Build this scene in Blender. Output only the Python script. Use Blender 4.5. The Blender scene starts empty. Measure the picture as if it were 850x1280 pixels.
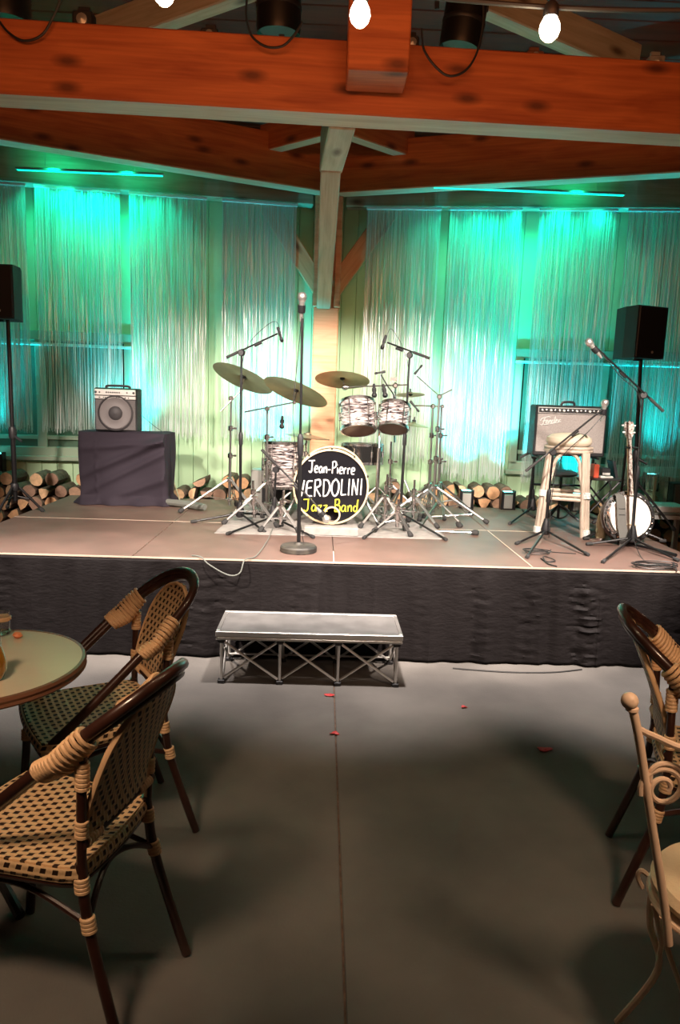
import bpy, math, random
from math import sin, cos, pi, radians, sqrt, atan2
from mathutils import Vector as V, Matrix
random.seed(7)
C = bpy.context.scene.collection
SC = bpy.context.scene

# ------------------------------------------------------------------ camera
F, YAW, PIT, ROLL, HC = 885.0, 0.0277, 0.1601, 0.0341, 1.597
_f = V((sin(YAW)*cos(PIT), cos(YAW)*cos(PIT), -sin(PIT)))
_r0 = _f.cross(V((0, 0, 1))).normalized(); _u0 = _r0.cross(_f)
_r = _r0*cos(ROLL) + _u0*sin(ROLL); _u = _u0*cos(ROLL) - _r0*sin(ROLL)
cd = bpy.data.cameras.new('camera'); cam = bpy.data.objects.new('camera', cd); C.objects.link(cam)
cam.matrix_world = Matrix(((_r.x, _u.x, -_f.x, 0), (_r.y, _u.y, -_f.y, 0), (_r.z, _u.z, -_f.z, HC), (0, 0, 0, 1)))
cd.sensor_fit = 'VERTICAL'; cd.sensor_height = 36.0; cd.lens = 36.0*F/1280.0
cd.clip_start = 0.05
SC.camera = cam
# ------------------------------------------------------------------ world + exposure
w = bpy.data.worlds.new('world'); SC.world = w; w.use_nodes = True
bg = w.node_tree.nodes['Background']; bg.inputs[0].default_value = (1.0, .55, .34, 1); bg.inputs[1].default_value = 0.009
SC.view_settings.view_transform = 'Standard'; SC.view_settings.look = 'None'
SC.view_settings.exposure = 0.0; SC.view_settings.gamma = 1.0
# ------------------------------------------------------------------ house lights outside the frame, plus added fill lamps
def spot(loc, tgt, power, col, size, blend=.5, rad=.08):
    l = bpy.data.lights.new('spot_light', 'SPOT'); l.energy = power; l.color = col
    l.spot_size = radians(size); l.spot_blend = blend; l.shadow_soft_size = rad
    o = bpy.data.objects.new('spot_light', l); C.objects.link(o); o.location = loc
    o.rotation_euler = (V(tgt)-V(loc)).to_track_quat('-Z', 'Y').to_euler(); return o
def area(loc, tgt, power, col, sx, sy, spread=180):
    l = bpy.data.lights.new('area_light', 'AREA'); l.energy = power; l.color = col
    l.spread = radians(spread); l.shape = 'RECTANGLE'; l.size = sx; l.size_y = sy
    o = bpy.data.objects.new('area_light', l); C.objects.link(o); o.location = loc
    o.rotation_euler = (V(tgt)-V(loc)).to_track_quat('-Z', 'Y').to_euler(); return o
WARMW = (1.0, .85, .74)
for lx, tx, pw in ((2.1, .9, 1150), (-2.1, -.9, 950), (.2, .1, 700)):
    spot((lx, 2.4, 2.97), (tx, 5.6, .66), pw, WARMW, 57, .3)
for lx in (-1.5, .2, 1.9):  # added wash spots to brighten the floor before the stage, no fixtures
    spot((lx, 3.55, 2.97), (lx*.95, 4.15, 0), 620, (1.0, .91, .86), 50, 1.0)
area((0, -.6, 3.0), (0, 3.9, 3.3), 12.5, (1.0, .37, .13), 4.0, .4, 75)      # warm lamps over the audience
area((0, 1.2, 2.75), (0, 4.8, 4.6), 12, (1.0, .28, .10), 3.0, .4)      # added warm fill aimed up at the roof boards, no real source
spot((-.9, .7, 2.3), (-.75, 1.75, .75), 115, (1.0, .68, .44), 42, .7, .15)
spot((1.1, .6, 2.3), (1.0, 1.75, .8), 105, (1.0, .66, .42), 56, .7, .15)

# ------------------------------------------------------------------ helpers
def P(px, py, Y=None, Z=None):
    d = _f + _r*((px-425)/F) - _u*((py-640)/F)
    t = (Z-HC)/d.z if Z is not None else Y/d.y
    return V((0, 0, HC)) + d*t
def smooth_pts(pts, n=6, closed=False):
    pts = [V(p) for p in pts]; out = []; m = len(pts)
    rng = range(m if closed else m-1)
    for i in rng:
        if closed: a, b, c, d = pts[(i-1) % m], pts[i], pts[(i+1) % m], pts[(i+2) % m]
        else: a, b, c, d = pts[max(i-1, 0)], pts[i], pts[i+1], pts[min(i+2, m-1)]
        for k in range(n):
            t = k/n; t2 = t*t; t3 = t2*t
            out.append(.5*((2*b)+(c-a)*t+(2*a-5*b+4*c-d)*t2+(3*b-a-3*c+d)*t3))
    if not closed: out.append(pts[-1])
    return out
def frame_of(d):
    d = d.normalized(); a = V((0, 0, 1)) if abs(d.z) < .9 else V((1, 0, 0))
    x = d.cross(a).normalized(); return x, d.cross(x).normalized()
class MB:
    def __init__(s): s.v = []; s.f = []; s.m = []; s.mi = 0
    def add(s, vs, fs):
        o = len(s.v); s.v += [tuple(p) for p in vs]; s.f += [tuple(i+o for i in q) for q in fs]; s.m += [s.mi]*len(fs); return s
    def box(s, a, b):
        x0, y0, z0 = a; x1, y1, z1 = b
        return s.add([(x0,y0,z0),(x1,y0,z0),(x1,y1,z0),(x0,y1,z0),(x0,y0,z1),(x1,y0,z1),(x1,y1,z1),(x0,y1,z1)],
              [(0,3,2,1),(4,5,6,7),(0,1,5,4),(1,2,6,5),(2,3,7,6),(3,0,4,7)])
    def cbox(s, a, b, c=.01):   # box with bevelled edges
        x0, y0, z0 = a; x1, y1, z1 = b; vs = []; c = min(c, (x1-x0)*.45, (y1-y0)*.45, (z1-z0)*.45)
        X = (x0, x1); Y = (y0, y1); Z = (z0, z1); sg = (1, -1); idx = {}
        for i in (0, 1):
            for j in (0, 1):
                for k in (0, 1):
                    for ax in range(3):
                        p = [X[i], Y[j], Z[k]]; off = [sg[i]*c, sg[j]*c, sg[k]*c]
                        for q in range(3):
                            if q != ax: p[q] += off[q]
                        idx[i, j, k, ax] = len(vs); vs.append(p)
        F_ = []
        def I(t, ax): return idx[t[0], t[1], t[2], ax]
        for ax in range(3):
            for sd in (0, 1):
                q = []
                for (a2, b2) in ((0,0),(1,0),(1,1),(0,1)):
                    t = [0,0,0]; t[ax] = sd; t[(ax+1) % 3] = a2; t[(ax+2) % 3] = b2; q.append(I(t, ax))
                F_.append(q if sd else q[::-1])
        for ax in range(3):
            o1, o2 = (ax+1) % 3, (ax+2) % 3
            for a2 in (0, 1):
                for b2 in (0, 1):
                    t0 = [0,0,0]; t0[o1] = a2; t0[o2] = b2; t1 = list(t0); t1[ax] = 1
                    q = [I(t0, o1), I(t1, o1), I(t1, o2), I(t0, o2)]
                    F_.append(q if (a2 ^ b2) else q[::-1])
        for i in (0, 1):
            for j in (0, 1):
                for k in (0, 1):
                    q = [I((i,j,k), 0), I((i,j,k), 1), I((i,j,k), 2)]
                    F_.append(q if (i+j+k) % 2 else q[::-1])
        return s.add(vs, F_)
    def tube(s, pts, r, n=8, closed=False, flat=1.0):
        pts = [V(p) for p in pts]; m = len(pts)
        rs = r if isinstance(r, (list, tuple)) else [r]*m
        vs = []; fs = []; x = None
        for i, p in enumerate(pts):
            if closed: d = pts[(i+1) % m]-pts[i-1]
            else: d = pts[min(i+1, m-1)]-pts[max(i-1, 0)]
            if d.length < 1e-9: d = V((0,0,1))
            d.normalize()
            if x is None: x, y = frame_of(d)
            else:
                x = (x - d*x.dot(d))
                if x.length < 1e-6: x, y = frame_of(d)
                x.normalize(); y = d.cross(x)
            for k in range(n):
                a = 2*pi*k/n; vs.append(p + x*(cos(a)*rs[i]) + y*(sin(a)*rs[i]*flat))
        for i in range(m if closed else m-1):
            j = (i+1) % m
            for k in range(n): fs.append((i*n+k, i*n+(k+1) % n, j*n+(k+1) % n, j*n+k))
        if not closed: fs.append(tuple(range(n-1, -1, -1))); fs.append(tuple((m-1)*n+k for k in range(n)))
        return s.add(vs, fs)
    def rod(s, a, b, r, n=8, r2=None): return s.tube([a, b], [r, r if r2 is None else r2], n)
    def lathe(s, prof, o=(0,0,0), ax=(0,0,1), n=24, cap=True):   # prof: (radius, height)
        ax = V(ax).normalized(); x, y = frame_of(ax); o = V(o); vs = []; fs = []; m = len(prof)
        for (r, h) in prof:
            for k in range(n):
                a = 2*pi*k/n; vs.append(o+ax*h+x*(cos(a)*r)+y*(sin(a)*r))
        for i in range(m-1):
            for k in range(n): fs.append((i*n+k, i*n+(k+1) % n, (i+1)*n+(k+1) % n, (i+1)*n+k))
        if cap and prof[0] != prof[-1] and prof[0][0] > 1e-5: fs.append(tuple(range(n-1, -1, -1)))
        if cap and prof[0] != prof[-1] and prof[-1][0] > 1e-5: fs.append(tuple((m-1)*n+k for k in range(n)))
        return s.add(vs, fs)
    def grid(s, fn, nu, nv):
        vs = [fn(i/nu, j/nv) for j in range(nv+1) for i in range(nu+1)]
        return s.add(vs, [(j*(nu+1)+i, j*(nu+1)+i+1, (j+1)*(nu+1)+i+1, (j+1)*(nu+1)+i) for j in range(nv) for i in range(nu)])
    def prism(s, pts, z0, z1):
        n = len(pts); vs = [(x, y, z0) for x, y in pts]+[(x, y, z1) for x, y in pts]
        return s.add(vs, [tuple(range(n-1, -1, -1)), tuple(range(n, 2*n))]+[(i, (i+1) % n, n+(i+1) % n, n+i) for i in range(n)])
    def xf(s, M):
        s.v = [tuple(M @ V(p)) for p in s.v]; return s
    def build(s, name, mats, parent=None, smooth=True, off=None):
        me = bpy.data.meshes.new(name)
        vs = s.v if off is None else [(p[0]-off[0], p[1]-off[1], p[2]-off[2]) for p in s.v]
        me.from_pydata(vs, [], s.f)
        mats = mats if isinstance(mats, (list, tuple)) else [mats]
        for m in mats: me.materials.append(m)
        if len(mats) > 1: me.polygons.foreach_set('material_index', s.m)
        me.update()
        if smooth:
            me.polygons.foreach_set('use_smooth', [True]*len(me.polygons))
            try: me.set_sharp_from_angle(angle=radians(38))
            except Exception: pass
        o = bpy.data.objects.new(name, me); C.objects.link(o)
        if parent: o.parent = parent
        return o
def tag(o, label=None, cat=None, group=None, kind=None):
    if label: o['label'] = label
    if cat: o['category'] = cat
    if group: o['group'] = group
    if kind: o['kind'] = kind
    return o
class T:   # a thing: an Empty at its base; parts are given in world coordinates (rotz=0) or local ones (local=True)
    def __init__(s, name, label, cat, loc=(0,0,0), rotz=0, group=None, local=False, kind=None):
        s.o = bpy.data.objects.new(name, None); C.objects.link(s.o); s.o.location = loc; s.o.rotation_euler = (0, 0, rotz)
        s.o.empty_display_size = .1
        tag(s.o, label, cat, group, kind); s.off = None if local else tuple(loc)
    def p(s, name, mb, mat, parent=None, smooth=True, label=None):
        o = mb.build(name, mat, parent or s.o, smooth, s.off)
        if label: o['label'] = label
        return o
def copy_tree(o, parent=None):
    c = o.copy(); C.objects.link(c)
    if parent: c.parent = parent
    for ch in o.children: copy_tree(ch, c)
    return c

# ------------------------------------------------------------------ materials
def mat(name, col, rough=.5, metal=0, bump=0, bscale=40, var=0, vscale=6, stretch=(1,1,1), spec=None, emit=None, estr=0, col2=None, coat=0, sheen=0, trans=0, alpha=1):
    m = bpy.data.materials.new(name); m.use_nodes = True; nt = m.node_tree; b = nt.nodes['Principled BSDF']
    b.inputs['Base Color'].default_value = (*col, 1); b.inputs['Roughness'].default_value = rough; b.inputs['Metallic'].default_value = metal
    if spec is not None: b.inputs['Specular IOR Level'].default_value = spec
    if coat: b.inputs['Coat Weight'].default_value = coat
    if sheen: b.inputs['Sheen Weight'].default_value = sheen
    if trans: b.inputs['Transmission Weight'].default_value = trans
    if emit: b.inputs['Emission Color'].default_value = (*emit, 1); b.inputs['Emission Strength'].default_value = estr
    if bump or var:
        tc = nt.nodes.new('ShaderNodeTexCoord'); mp = nt.nodes.new('ShaderNodeMapping'); mp.inputs['Scale'].default_value = stretch
        nt.links.new(tc.outputs['Object'], mp.inputs[0])
    if var:
        n = nt.nodes.new('ShaderNodeTexNoise'); n.inputs['Scale'].default_value = vscale; n.inputs['Detail'].default_value = 5
        nt.links.new(mp.outputs[0], n.inputs['Vector'])
        rp = nt.nodes.new('ShaderNodeValToRGB'); c2 = col2 or tuple(c*(1-var) for c in col)
        rp.color_ramp.elements[0].position = .35; rp.color_ramp.elements[1].position = .65
        rp.color_ramp.elements[0].color = (*c2, 1); rp.color_ramp.elements[1].color = (*col, 1)
        nt.links.new(n.outputs['Fac'], rp.inputs[0]); nt.links.new(rp.outputs[0], b.inputs['Base Color'])
    if bump:
        n2 = nt.nodes.new('ShaderNodeTexNoise'); n2.inputs['Scale'].default_value = bscale; n2.inputs['Detail'].default_value = 4
        nt.links.new(mp.outputs[0], n2.inputs['Vector'])
        bp = nt.nodes.new('ShaderNodeBump'); bp.inputs['Strength'].default_value = bump; bp.inputs['Distance'].default_value = .01
        nt.links.new(n2.outputs['Fac'], bp.inputs['Height']); nt.links.new(bp.outputs[0], b.inputs['Normal'])
    return m
def wood(name, c_light, c_dark, knot=True, rough=.55, sc=1.0):   # grain along local X
    m = bpy.data.materials.new(name); m.use_nodes = True; nt = m.node_tree; N = nt.nodes; L = nt.links; b = N['Principled BSDF']
    b.inputs['Roughness'].default_value = rough
    tc = N.new('ShaderNodeTexCoord'); mp = N.new('ShaderNodeMapping'); mp.inputs['Scale'].default_value = (1.1*sc, 9*sc, 9*sc)
    oi = N.new('ShaderNodeObjectInfo'); ad = N.new('ShaderNodeVectorMath'); ad.operation = 'ADD'
    L.new(tc.outputs['Object'], ad.inputs[0]); sc1 = N.new('ShaderNodeMath'); sc1.operation = 'MULTIPLY'; sc1.inputs[1].default_value = 13
    L.new(oi.outputs['Random'], sc1.inputs[0]); L.new(sc1.outputs[0], ad.inputs[1]); L.new(ad.outputs[0], mp.inputs[0])
    n1 = N.new('ShaderNodeTexNoise'); n1.inputs['Scale'].default_value = 1.6; n1.inputs['Detail'].default_value = 6; n1.inputs['Distortion'].default_value = .8
    L.new(mp.outputs[0], n1.inputs['Vector'])
    mp2 = N.new('ShaderNodeMapping'); mp2.inputs['Scale'].default_value = (1.2*sc, 45*sc, 45*sc); L.new(ad.outputs[0], mp2.inputs[0])
    n2 = N.new('ShaderNodeTexNoise'); n2.inputs['Scale'].default_value = 1.5; n2.inputs['Detail'].default_value = 3; L.new(mp2.outputs[0], n2.inputs['Vector'])
    mx = N.new('ShaderNodeMath'); mx.operation = 'MULTIPLY_ADD'; L.new(n2.outputs['Fac'], mx.inputs[0]); mx.inputs[1].default_value = .5
    L.new(n1.outputs['Fac'], mx.inputs[2])
    rp = N.new('ShaderNodeValToRGB'); rp.color_ramp.elements[0].position = .5; rp.color_ramp.elements[1].position = .95
    rp.color_ramp.elements[0].color = (*c_dark, 1); rp.color_ramp.elements[1].color = (*c_light, 1); L.new(mx.outputs[0], rp.inputs[0])
    last = rp.outputs[0]
    if knot:
        mp3 = N.new('ShaderNodeMapping'); mp3.inputs['Scale'].default_value = (1.3*sc, 3.2*sc, 3.2*sc); sx_ = N.new('ShaderNodeSeparateXYZ'); L.new(ad.outputs[0], sx_.inputs[0]); sy_ = N.new('ShaderNodeMath'); sy_.operation = 'ADD'; L.new(sx_.outputs[1], sy_.inputs[0]); L.new(sx_.outputs[2], sy_.inputs[1]); cx_ = N.new('ShaderNodeCombineXYZ'); L.new(sx_.outputs[0], cx_.inputs[0]); L.new(sy_.outputs[0], cx_.inputs[1]); L.new(cx_.outputs[0], mp3.inputs[0])
        vo = N.new('ShaderNodeTexVoronoi'); vo.voronoi_dimensions = '2D'; vo.inputs['Scale'].default_value = 1.0; L.new(mp3.outputs[0], vo.inputs['Vector'])
        r2 = N.new('ShaderNodeValToRGB'); r2.color_ramp.elements[0].position = .03; r2.color_ramp.elements[1].position = .12
        r2.color_ramp.elements[0].color = (.12, .06, .04, 1); r2.color_ramp.elements[1].color = (1, 1, 1, 1); L.new(vo.outputs['Distance'], r2.inputs[0])
        mm = N.new('ShaderNodeMixRGB'); mm.blend_type = 'MULTIPLY'; mm.inputs[0].default_value = .8
        L.new(last, mm.inputs[1]); L.new(r2.outputs[0], mm.inputs[2]); last = mm.outputs[0]
    L.new(last, b.inputs['Base Color'])
    bp = N.new('ShaderNodeBump'); bp.inputs['Strength'].default_value = .25; bp.inputs['Distance'].default_value = .004
    L.new(mx.outputs[0], bp.inputs['Height']); L.new(bp.outputs[0], b.inputs['Normal'])
    return m
def cane(name, light, dark, px=.021, py=.021):   # staggered dark checks woven into a light ground, on a UV laid out in metres
    m = bpy.data.materials.new(name); m.use_nodes = True; nt = m.node_tree; N = nt.nodes; L = nt.links; b = N['Principled BSDF']
    b.inputs['Roughness'].default_value = .45
    uv = N.new('ShaderNodeUVMap'); sp = N.new('ShaderNodeSeparateXYZ'); L.new(uv.outputs[0], sp.inputs[0])
    def M(op, a, bb=None, c=None):
        n = N.new('ShaderNodeMath'); n.operation = op
        for i, q in enumerate((a, bb, c)):
            if q is None: continue
            if isinstance(q, (int, float)): n.inputs[i].default_value = q
            else: L.new(q, n.inputs[i])
        return n.outputs[0]
    v = M('DIVIDE', sp.outputs[1], py); row = M('FLOOR', v); fv = M('FRACT', v)
    u = M('ADD', M('DIVIDE', sp.outputs[0], px), M('MULTIPLY', row, .5)); fu = M('FRACT', u)
    skew = M('ADD', fu, M('MULTIPLY', M('SUBTRACT', fv, .5), .18))
    ins = M('MULTIPLY', M('MULTIPLY', M('GREATER_THAN', skew, .22), M('LESS_THAN', skew, .68)), M('MULTIPLY', M('GREATER_THAN', fv, .2), M('LESS_THAN', fv, .82)))
    mx = N.new('ShaderNodeMixRGB'); L.new(ins, mx.inputs[0]); mx.inputs[1].default_value = (*light, 1); mx.inputs[2].default_value = (*dark, 1)
    L.new(mx.outputs[0], b.inputs['Base Color'])
    hgt = M('ADD', M('SINE', M('MULTIPLY', v, 2*pi)), M('SINE', M('MULTIPLY', u, 4*pi)))
    bp = N.new('ShaderNodeBump'); bp.inputs['Strength'].default_value = .5; bp.inputs['Distance'].default_value = .0015
    L.new(hgt, bp.inputs['Height']); L.new(bp.outputs[0], b.inputs['Normal'])
    return m
def pearl(name):
    m = bpy.data.materials.new(name); m.use_nodes = True; nt = m.node_tree; N = nt.nodes; L = nt.links; b = N['Principled BSDF']
    b.inputs['Roughness'].default_value = .2; b.inputs['Coat Weight'].default_value = .6; b.inputs['Metallic'].default_value = .25
    tc = N.new('ShaderNodeTexCoord'); mp = N.new('ShaderNodeMapping'); mp.inputs['Scale'].default_value = (9, 9, 55); L.new(tc.outputs['Object'], mp.inputs[0])
    n = N.new('ShaderNodeTexNoise'); n.inputs['Scale'].default_value = 1.0; n.inputs['Detail'].default_value = 3; n.inputs['Distortion'].default_value = 1.3
    L.new(mp.outputs[0], n.inputs['Vector']); rp = N.new('ShaderNodeValToRGB'); e = rp.color_ramp.elements
    e[0].position = .40; e[0].color = (.03, .025, .03, 1); e[1].position = .62; e[1].color = (.85, .8, .78, 1)
    q = e.new(.5); q.color = (.42, .36, .35, 1); L.new(n.outputs['Fac'], rp.inputs[0]); L.new(rp.outputs[0], b.inputs['Base Color']); return m
M_ = {}
M_['beam'] = wood('stained_fir', (.62, .17, .045), (.36, .075, .018))
M_['post'] = wood('pale_fir', (.80, .42, .24), (.60, .27, .13))
M_['raw'] = wood('greyed_fir', (.50, .46, .34), (.34, .30, .20))
M_['palewood'] = wood('paler_fir', (.66, .60, .46), (.50, .42, .30), knot=False)
M_['roof'] = wood('roof_board', (.14, .03, .015), (.07, .018, .01), knot=False)
M_['wall'] = mat('painted_siding', (.47, .68, .42), .6, var=.08, vscale=3, bump=.05, bscale=60)
M_['wframe'] = mat('window_paint', (.30, .36, .26), .45)
M_['pane'] = mat('dark_pane', (.10, .17, .12), .06, spec=.8)
M_['concrete'] = mat('concrete', (.17, .155, .14), .7, var=.4, vscale=1.6, bump=.12, bscale=90)
M_['deck'] = mat('brown_deck_ply', (.165, .100, .080), .5, var=.25, vscale=3.5, bump=.04, bscale=30)
M_['deckedge'] = mat('deck_edge', (.62, .48, .38), .5)
M_['skirt'] = mat('black_stage_cloth', (.0105, .0085, .0088), .7, bump=.35, bscale=30, stretch=(1, 1, 2.4), spec=.12)
M_['blackcloth'] = mat('black_drape', (.030, .024, .033), .8, bump=.1, bscale=300, spec=.15)
M_['black'] = mat('black_metal', (.012, .012, .013), .38, metal=.3)
M_['blackp'] = mat('black_plastic', (.015, .015, .017), .5)
M_['rubber'] = mat('rubber', (.03, .03, .03), .8)
M_['tolex'] = mat('black_tolex', (.018, .018, .02), .65, bump=.3, bscale=400)
M_['chrome'] = mat('chrome', (.70, .69, .68), .22, metal=1)
M_['dullchrome'] = mat('worn_chrome', (.42, .41, .40), .30, metal=1)
M_['legsteel'] = mat('brushed_leg_steel', (.30, .29, .28), .42, metal=.9)
M_['alu'] = mat('aluminium', (.66, .64, .61), .38, metal=.85)
M_['steptop'] = mat('grey_grip_top', (.16, .155, .15), .5, var=.3, vscale=9)
M_['brass'] = mat('cymbal_bronze', (.60, .50, .31), .34, metal=.75, var=.35, vscale=5)
M_['brass2'] = mat('cymbal_dark_bronze', (.34, .28, .19), .34, metal=.75, var=.3, vscale=7)
M_['foil'] = mat('silver_foil', (.72, .78, .75), .30, metal=.35)
M_['rail'] = mat('white_rail', (.7, .72, .7), .4)
M_['tan'] = mat('rattan_binding', (.74, .47, .26), .45)
M_['dkrattan'] = mat('dark_rattan', (.050, .018, .012), .3, var=.5, vscale=12, coat=.4)
M_['cane'] = cane('woven_cane', (.66, .44, .24), (.03, .015, .010), .030, .0215)
M_['whitewash'] = mat('whitewashed_rattan', (.62, .52, .42), .5, var=.35, vscale=14, stretch=(1, 1, .3))
M_['grille'] = mat('silver_grille_cloth', (.42, .38, .36), .7, var=.25, vscale=130, bump=.2, bscale=300)
M_['dkgrille'] = mat('dark_grille_cloth', (.12, .11, .11), .7, var=.3, vscale=200)
M_['cone'] = mat('speaker_cone', (.045, .042, .045), .6); M_['cone2'] = mat('speaker_surround', (.17, .155, .155), .6)
M_['panel'] = mat('silver_panel', (.62, .60, .57), .35, metal=.5)
M_['white'] = mat('white_plastic', (.8, .78, .74), .4)
M_['head'] = mat('white_drum_skin', (.86, .80, .72), .45)
M_['amberhead'] = mat('resonant_skin', (.30, .16, .12), .25, coat=.3)
M_['kickhead'] = mat('black_drum_skin', (.010, .010, .013), .22)
M_['maple'] = mat('maple_hoop', (.78, .62, .40), .4)
M_['ink'] = mat('white_paint', (.9, .9, .88), .5)
M_['yink'] = mat('yellow_paint', (.85, .80, .05), .5)
M_['pearl'] = pearl('black_white_pearl')
M_['blackshell'] = mat('black_shell', (.015, .015, .015), .15, coat=.5)
M_['mat'] = mat('grey_mat', (.36, .34, .32), .85, var=.2, vscale=20)
M_['bark'] = mat('bark', (.16, .10, .07), .9, var=.5, vscale=20, bump=.6, bscale=50)
M_['cuts'] = [mat('cut_wood', c, .8, var=.3, vscale=25, bump=.2, bscale=80) for c in ((.72, .46, .26), (.66, .37, .19), (.46, .28, .18), (.80, .56, .34), (.32, .19, .13))]
M_['red'] = mat('red_plastic', (.65, .10, .05), .4)
M_['khaki'] = mat('khaki_flask', (.48, .44, .27), .4)
M_['iron'] = mat('cream_painted_iron', (.85, .62, .45), .45, var=.2, vscale=10)
M_['cushion'] = mat('cream_cushion', (.74, .58, .38), .8, bump=.2, bscale=120)
M_['tabletop'] = mat('cream_laminate', (.60, .52, .38), .28, var=.08, vscale=5, coat=.3)
M_['rim'] = mat('brown_table_edge', (.16, .07, .04), .3)
M_['glass'] = mat('clear_glass', (.95, .97, .95), .03, trans=1)
M_['juice'] = mat('orange_drink', (.85, .36, .03), .2)
M_['orange'] = mat('orange_peel', (.80, .25, .10), .5)
M_['petal'] = mat('red_petal', (.55, .05, .05), .5)
M_['cable'] = mat('black_cable', (.02, .02, .02), .5)
M_['gcable'] = mat('grey_cable', (.16, .17, .15), .5)
M_['bulb'] = mat('lit_bulb', (1, .9, .75), .3, emit=(1, .84, .62), estr=14)
M_['led'] = mat('teal_led_strip', (.1, .9, .7), .4, emit=(.0, 1, .62), estr=1.2)
M_['ledcyan'] = mat('cyan_led_face', (.5, .9, .9), .4, emit=(.15, 1, .95), estr=5)
M_['strap'] = mat('grey_webbing', (.13, .13, .12), .8)
M_['stick'] = mat('pale_strap', (.45, .42, .28), .6)
M_['inlay'] = mat('pearl_inlay', (.7, .68, .62), .3, var=.9, vscale=70, col2=(.10, .04, .03))
M_['galv'] = mat('galvanised_steel', (.45, .45, .42), .4, metal=.6)

# ================================================================== the room
ZS = .61; SF = 4.20; SB = SF+2.44; XL = -2.35; PW = 1.22      # stage top, front, back, left edge, panel
def wallY(x): return 7.30 - abs(x)*.125
ANG = math.atan(.125)
# floor: slabs with a sawn joint
fl = T('floor', None, None, (0, 0, 0), kind='structure')
j0 = P(421, 960, Z=0); j1 = P(437, 1275, Z=0); jx = j0.x
for a, b in ((-7, jx-.003), (jx+.003, 8)):
    fl.p('slab', MB().cbox((a, -3, -.10), (b, 8.2, 0), .003), M_['concrete'], smooth=False)
fl.p('joint_filler', MB().box((jx-.004, -3, -.10), (jx+.004, 8.2, -.004)), M_['bark'], smooth=False)
# back walls: vertical siding either side of the post, each with a window
def wall(side):
    W = T('wall_back_left' if side < 0 else 'wall_back_right', None, None, (0, 7.30, 0), rotz=(-ANG if side > 0 else ANG), local=True, kind='structure')
    # local x runs along the wall away from the post
    wx0, wx1 = 1.93, 4.35; z0, z1 = 1.0, 2.06
    x = 0; bw = .145
    bk = MB(); bk.box((min(0, side*5.8), .05, 0), (max(0, side*5.8), .12, z0)); bk.box((min(0, side*5.8), .05, z1), (max(0, side*5.8), .12, 4.05))
    bk.box((min(0, side*wx0), .05, z0), (max(0, side*wx0), .12, z1)); bk.box((min(side*wx1, side*5.8), .05, z0), (max(side*wx1, side*5.8), .12, z1))
    W.p('wall_backing', bk, M_['wall'], smooth=False)
    meshes = {}
    while x < 5.7:
        a, b = x+.0015, x+bw-.0015
        segs = [(0, 4.0)] if (b < wx0 or a > wx1) else [(0, z0-.01), (z1+.01, 4.0)]
        for (u, v) in segs:
            k = (u, v)
            if k not in meshes:
                meshes[k] = MB().cbox((0, 0, u), (bw-.003, .05, v), .0035).build('siding_board', M_['wall'], W.o, False)
                o = meshes[k]
            else:
                o = meshes[k].copy(); C.objects.link(o)
            o.location = ((a if side > 0 else -b), random.uniform(-.002, .002), 0)
        x += bw
    # window
    Wn = T('window_1' if side < 0 else 'window_2', None, None, (0, 7.30, 0), rotz=(-ANG if side > 0 else ANG), local=True, kind='structure')
    sx = lambda a, b: (min(side*a, side*b), max(side*a, side*b))
    fr = MB()
    xa, xb = sx(wx0, wx1)
    for (a, b, c, d) in ((xa-.05, xb+.05, z1-.02, z1+.07), (xa-.05, xb+.05, z0-.06, z0+.03), (xa-.05, xa+.03, z0, z1), (xb-.03, xb+.05, z0, z1)):
        fr.cbox((a, -.035, c), (b, .06, d), .006)
    Wn.p('window_frame', fr, M_['wframe'], smooth=False)
    Wn.p('window_sill', MB().cbox((xa-.08, -.08, z0-.10), (xb+.08, .03, z0-.055), .006), M_['wframe'], smooth=False)
    Wn.p('drip_rail', MB().cbox((xa-.05, -.05, z1-.07), (xb+.05, .0, z1-.045), .004), M_['rail'], smooth=False)
    n = 3
    for i in range(1, n):
        c = xa+(xb-xa)*i/n; Wn.p('mullion', MB().cbox((c-.045, -.02, z0), (c+.045, .05, z1), .006), M_['wframe'], smooth=False)
    for i in range(n):
        a = xa+(xb-xa)*i/n+.05; b = xa+(xb-xa)*(i+1)/n-.05
        Wn.p('pane', MB().box((a, .03, z0+.03), (b, .036, z1-.02)), M_['pane'], smooth=False)
        Wn.p('sash', MB().cbox((a-.01, .0, z0+.10), (b+.01, .045, z0+.14), .004), M_['wframe'], smooth=False)
wall(-1); wall(1)
# ceiling boards, sloping up from the back wall towards the audience
ce = T('ceiling', None, None, (0, 0, 0), kind='structure')
y = 7.45; first = None; sl = atan2(1.25, 6.0)
for i in range(46):
    if first is None:
        first = MB().cbox((-6, -.19*.98, 0), (6, 0, .03), .006).build('ceiling_board', M_['roof'], ce.o, False); o = first
    else: o = first.copy(); C.objects.link(o)
    o.rotation_euler = (-sl, 0, 0); s_ = i*.19; o.location = (random.uniform(-.2, .2), 7.45-s_*cos(sl), 3.98+s_*sin(sl))

def beam(name, a, b, wd, ht, m, label=None, up=V((0,0,1)), cat='beam', parent=None, roll=0, group=None):
    """bevelled timber from a to b (centre of underside), width wd, height ht"""
    a = V(a); b = V(b); d = (b-a); L = d.length; d.normalize(); s = d.cross(up).normalized(); u = s.cross(d)
    mb = MB().cbox((0, -wd/2, 0), (L, wd/2, ht), .008)
    if m is M_['beam']:      # the underside face gets a paler wood colour than the others
        mb.m = [1 if all(mb.v[i][2] < 1e-6 for i in f) else 0 for f in mb.f]; m = [m, M_['palewood']]
    o = mb.build(name, m, parent, False)
    y_ = u.cross(d)
    o.matrix_world = Matrix(((d.x, y_.x, u.x, a.x), (d.y, y_.y, u.y, a.y), (d.z, y_.z, u.z, a.z), (0,0,0,1)))
    if label: tag(o, label, cat, group)
    return o
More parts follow.
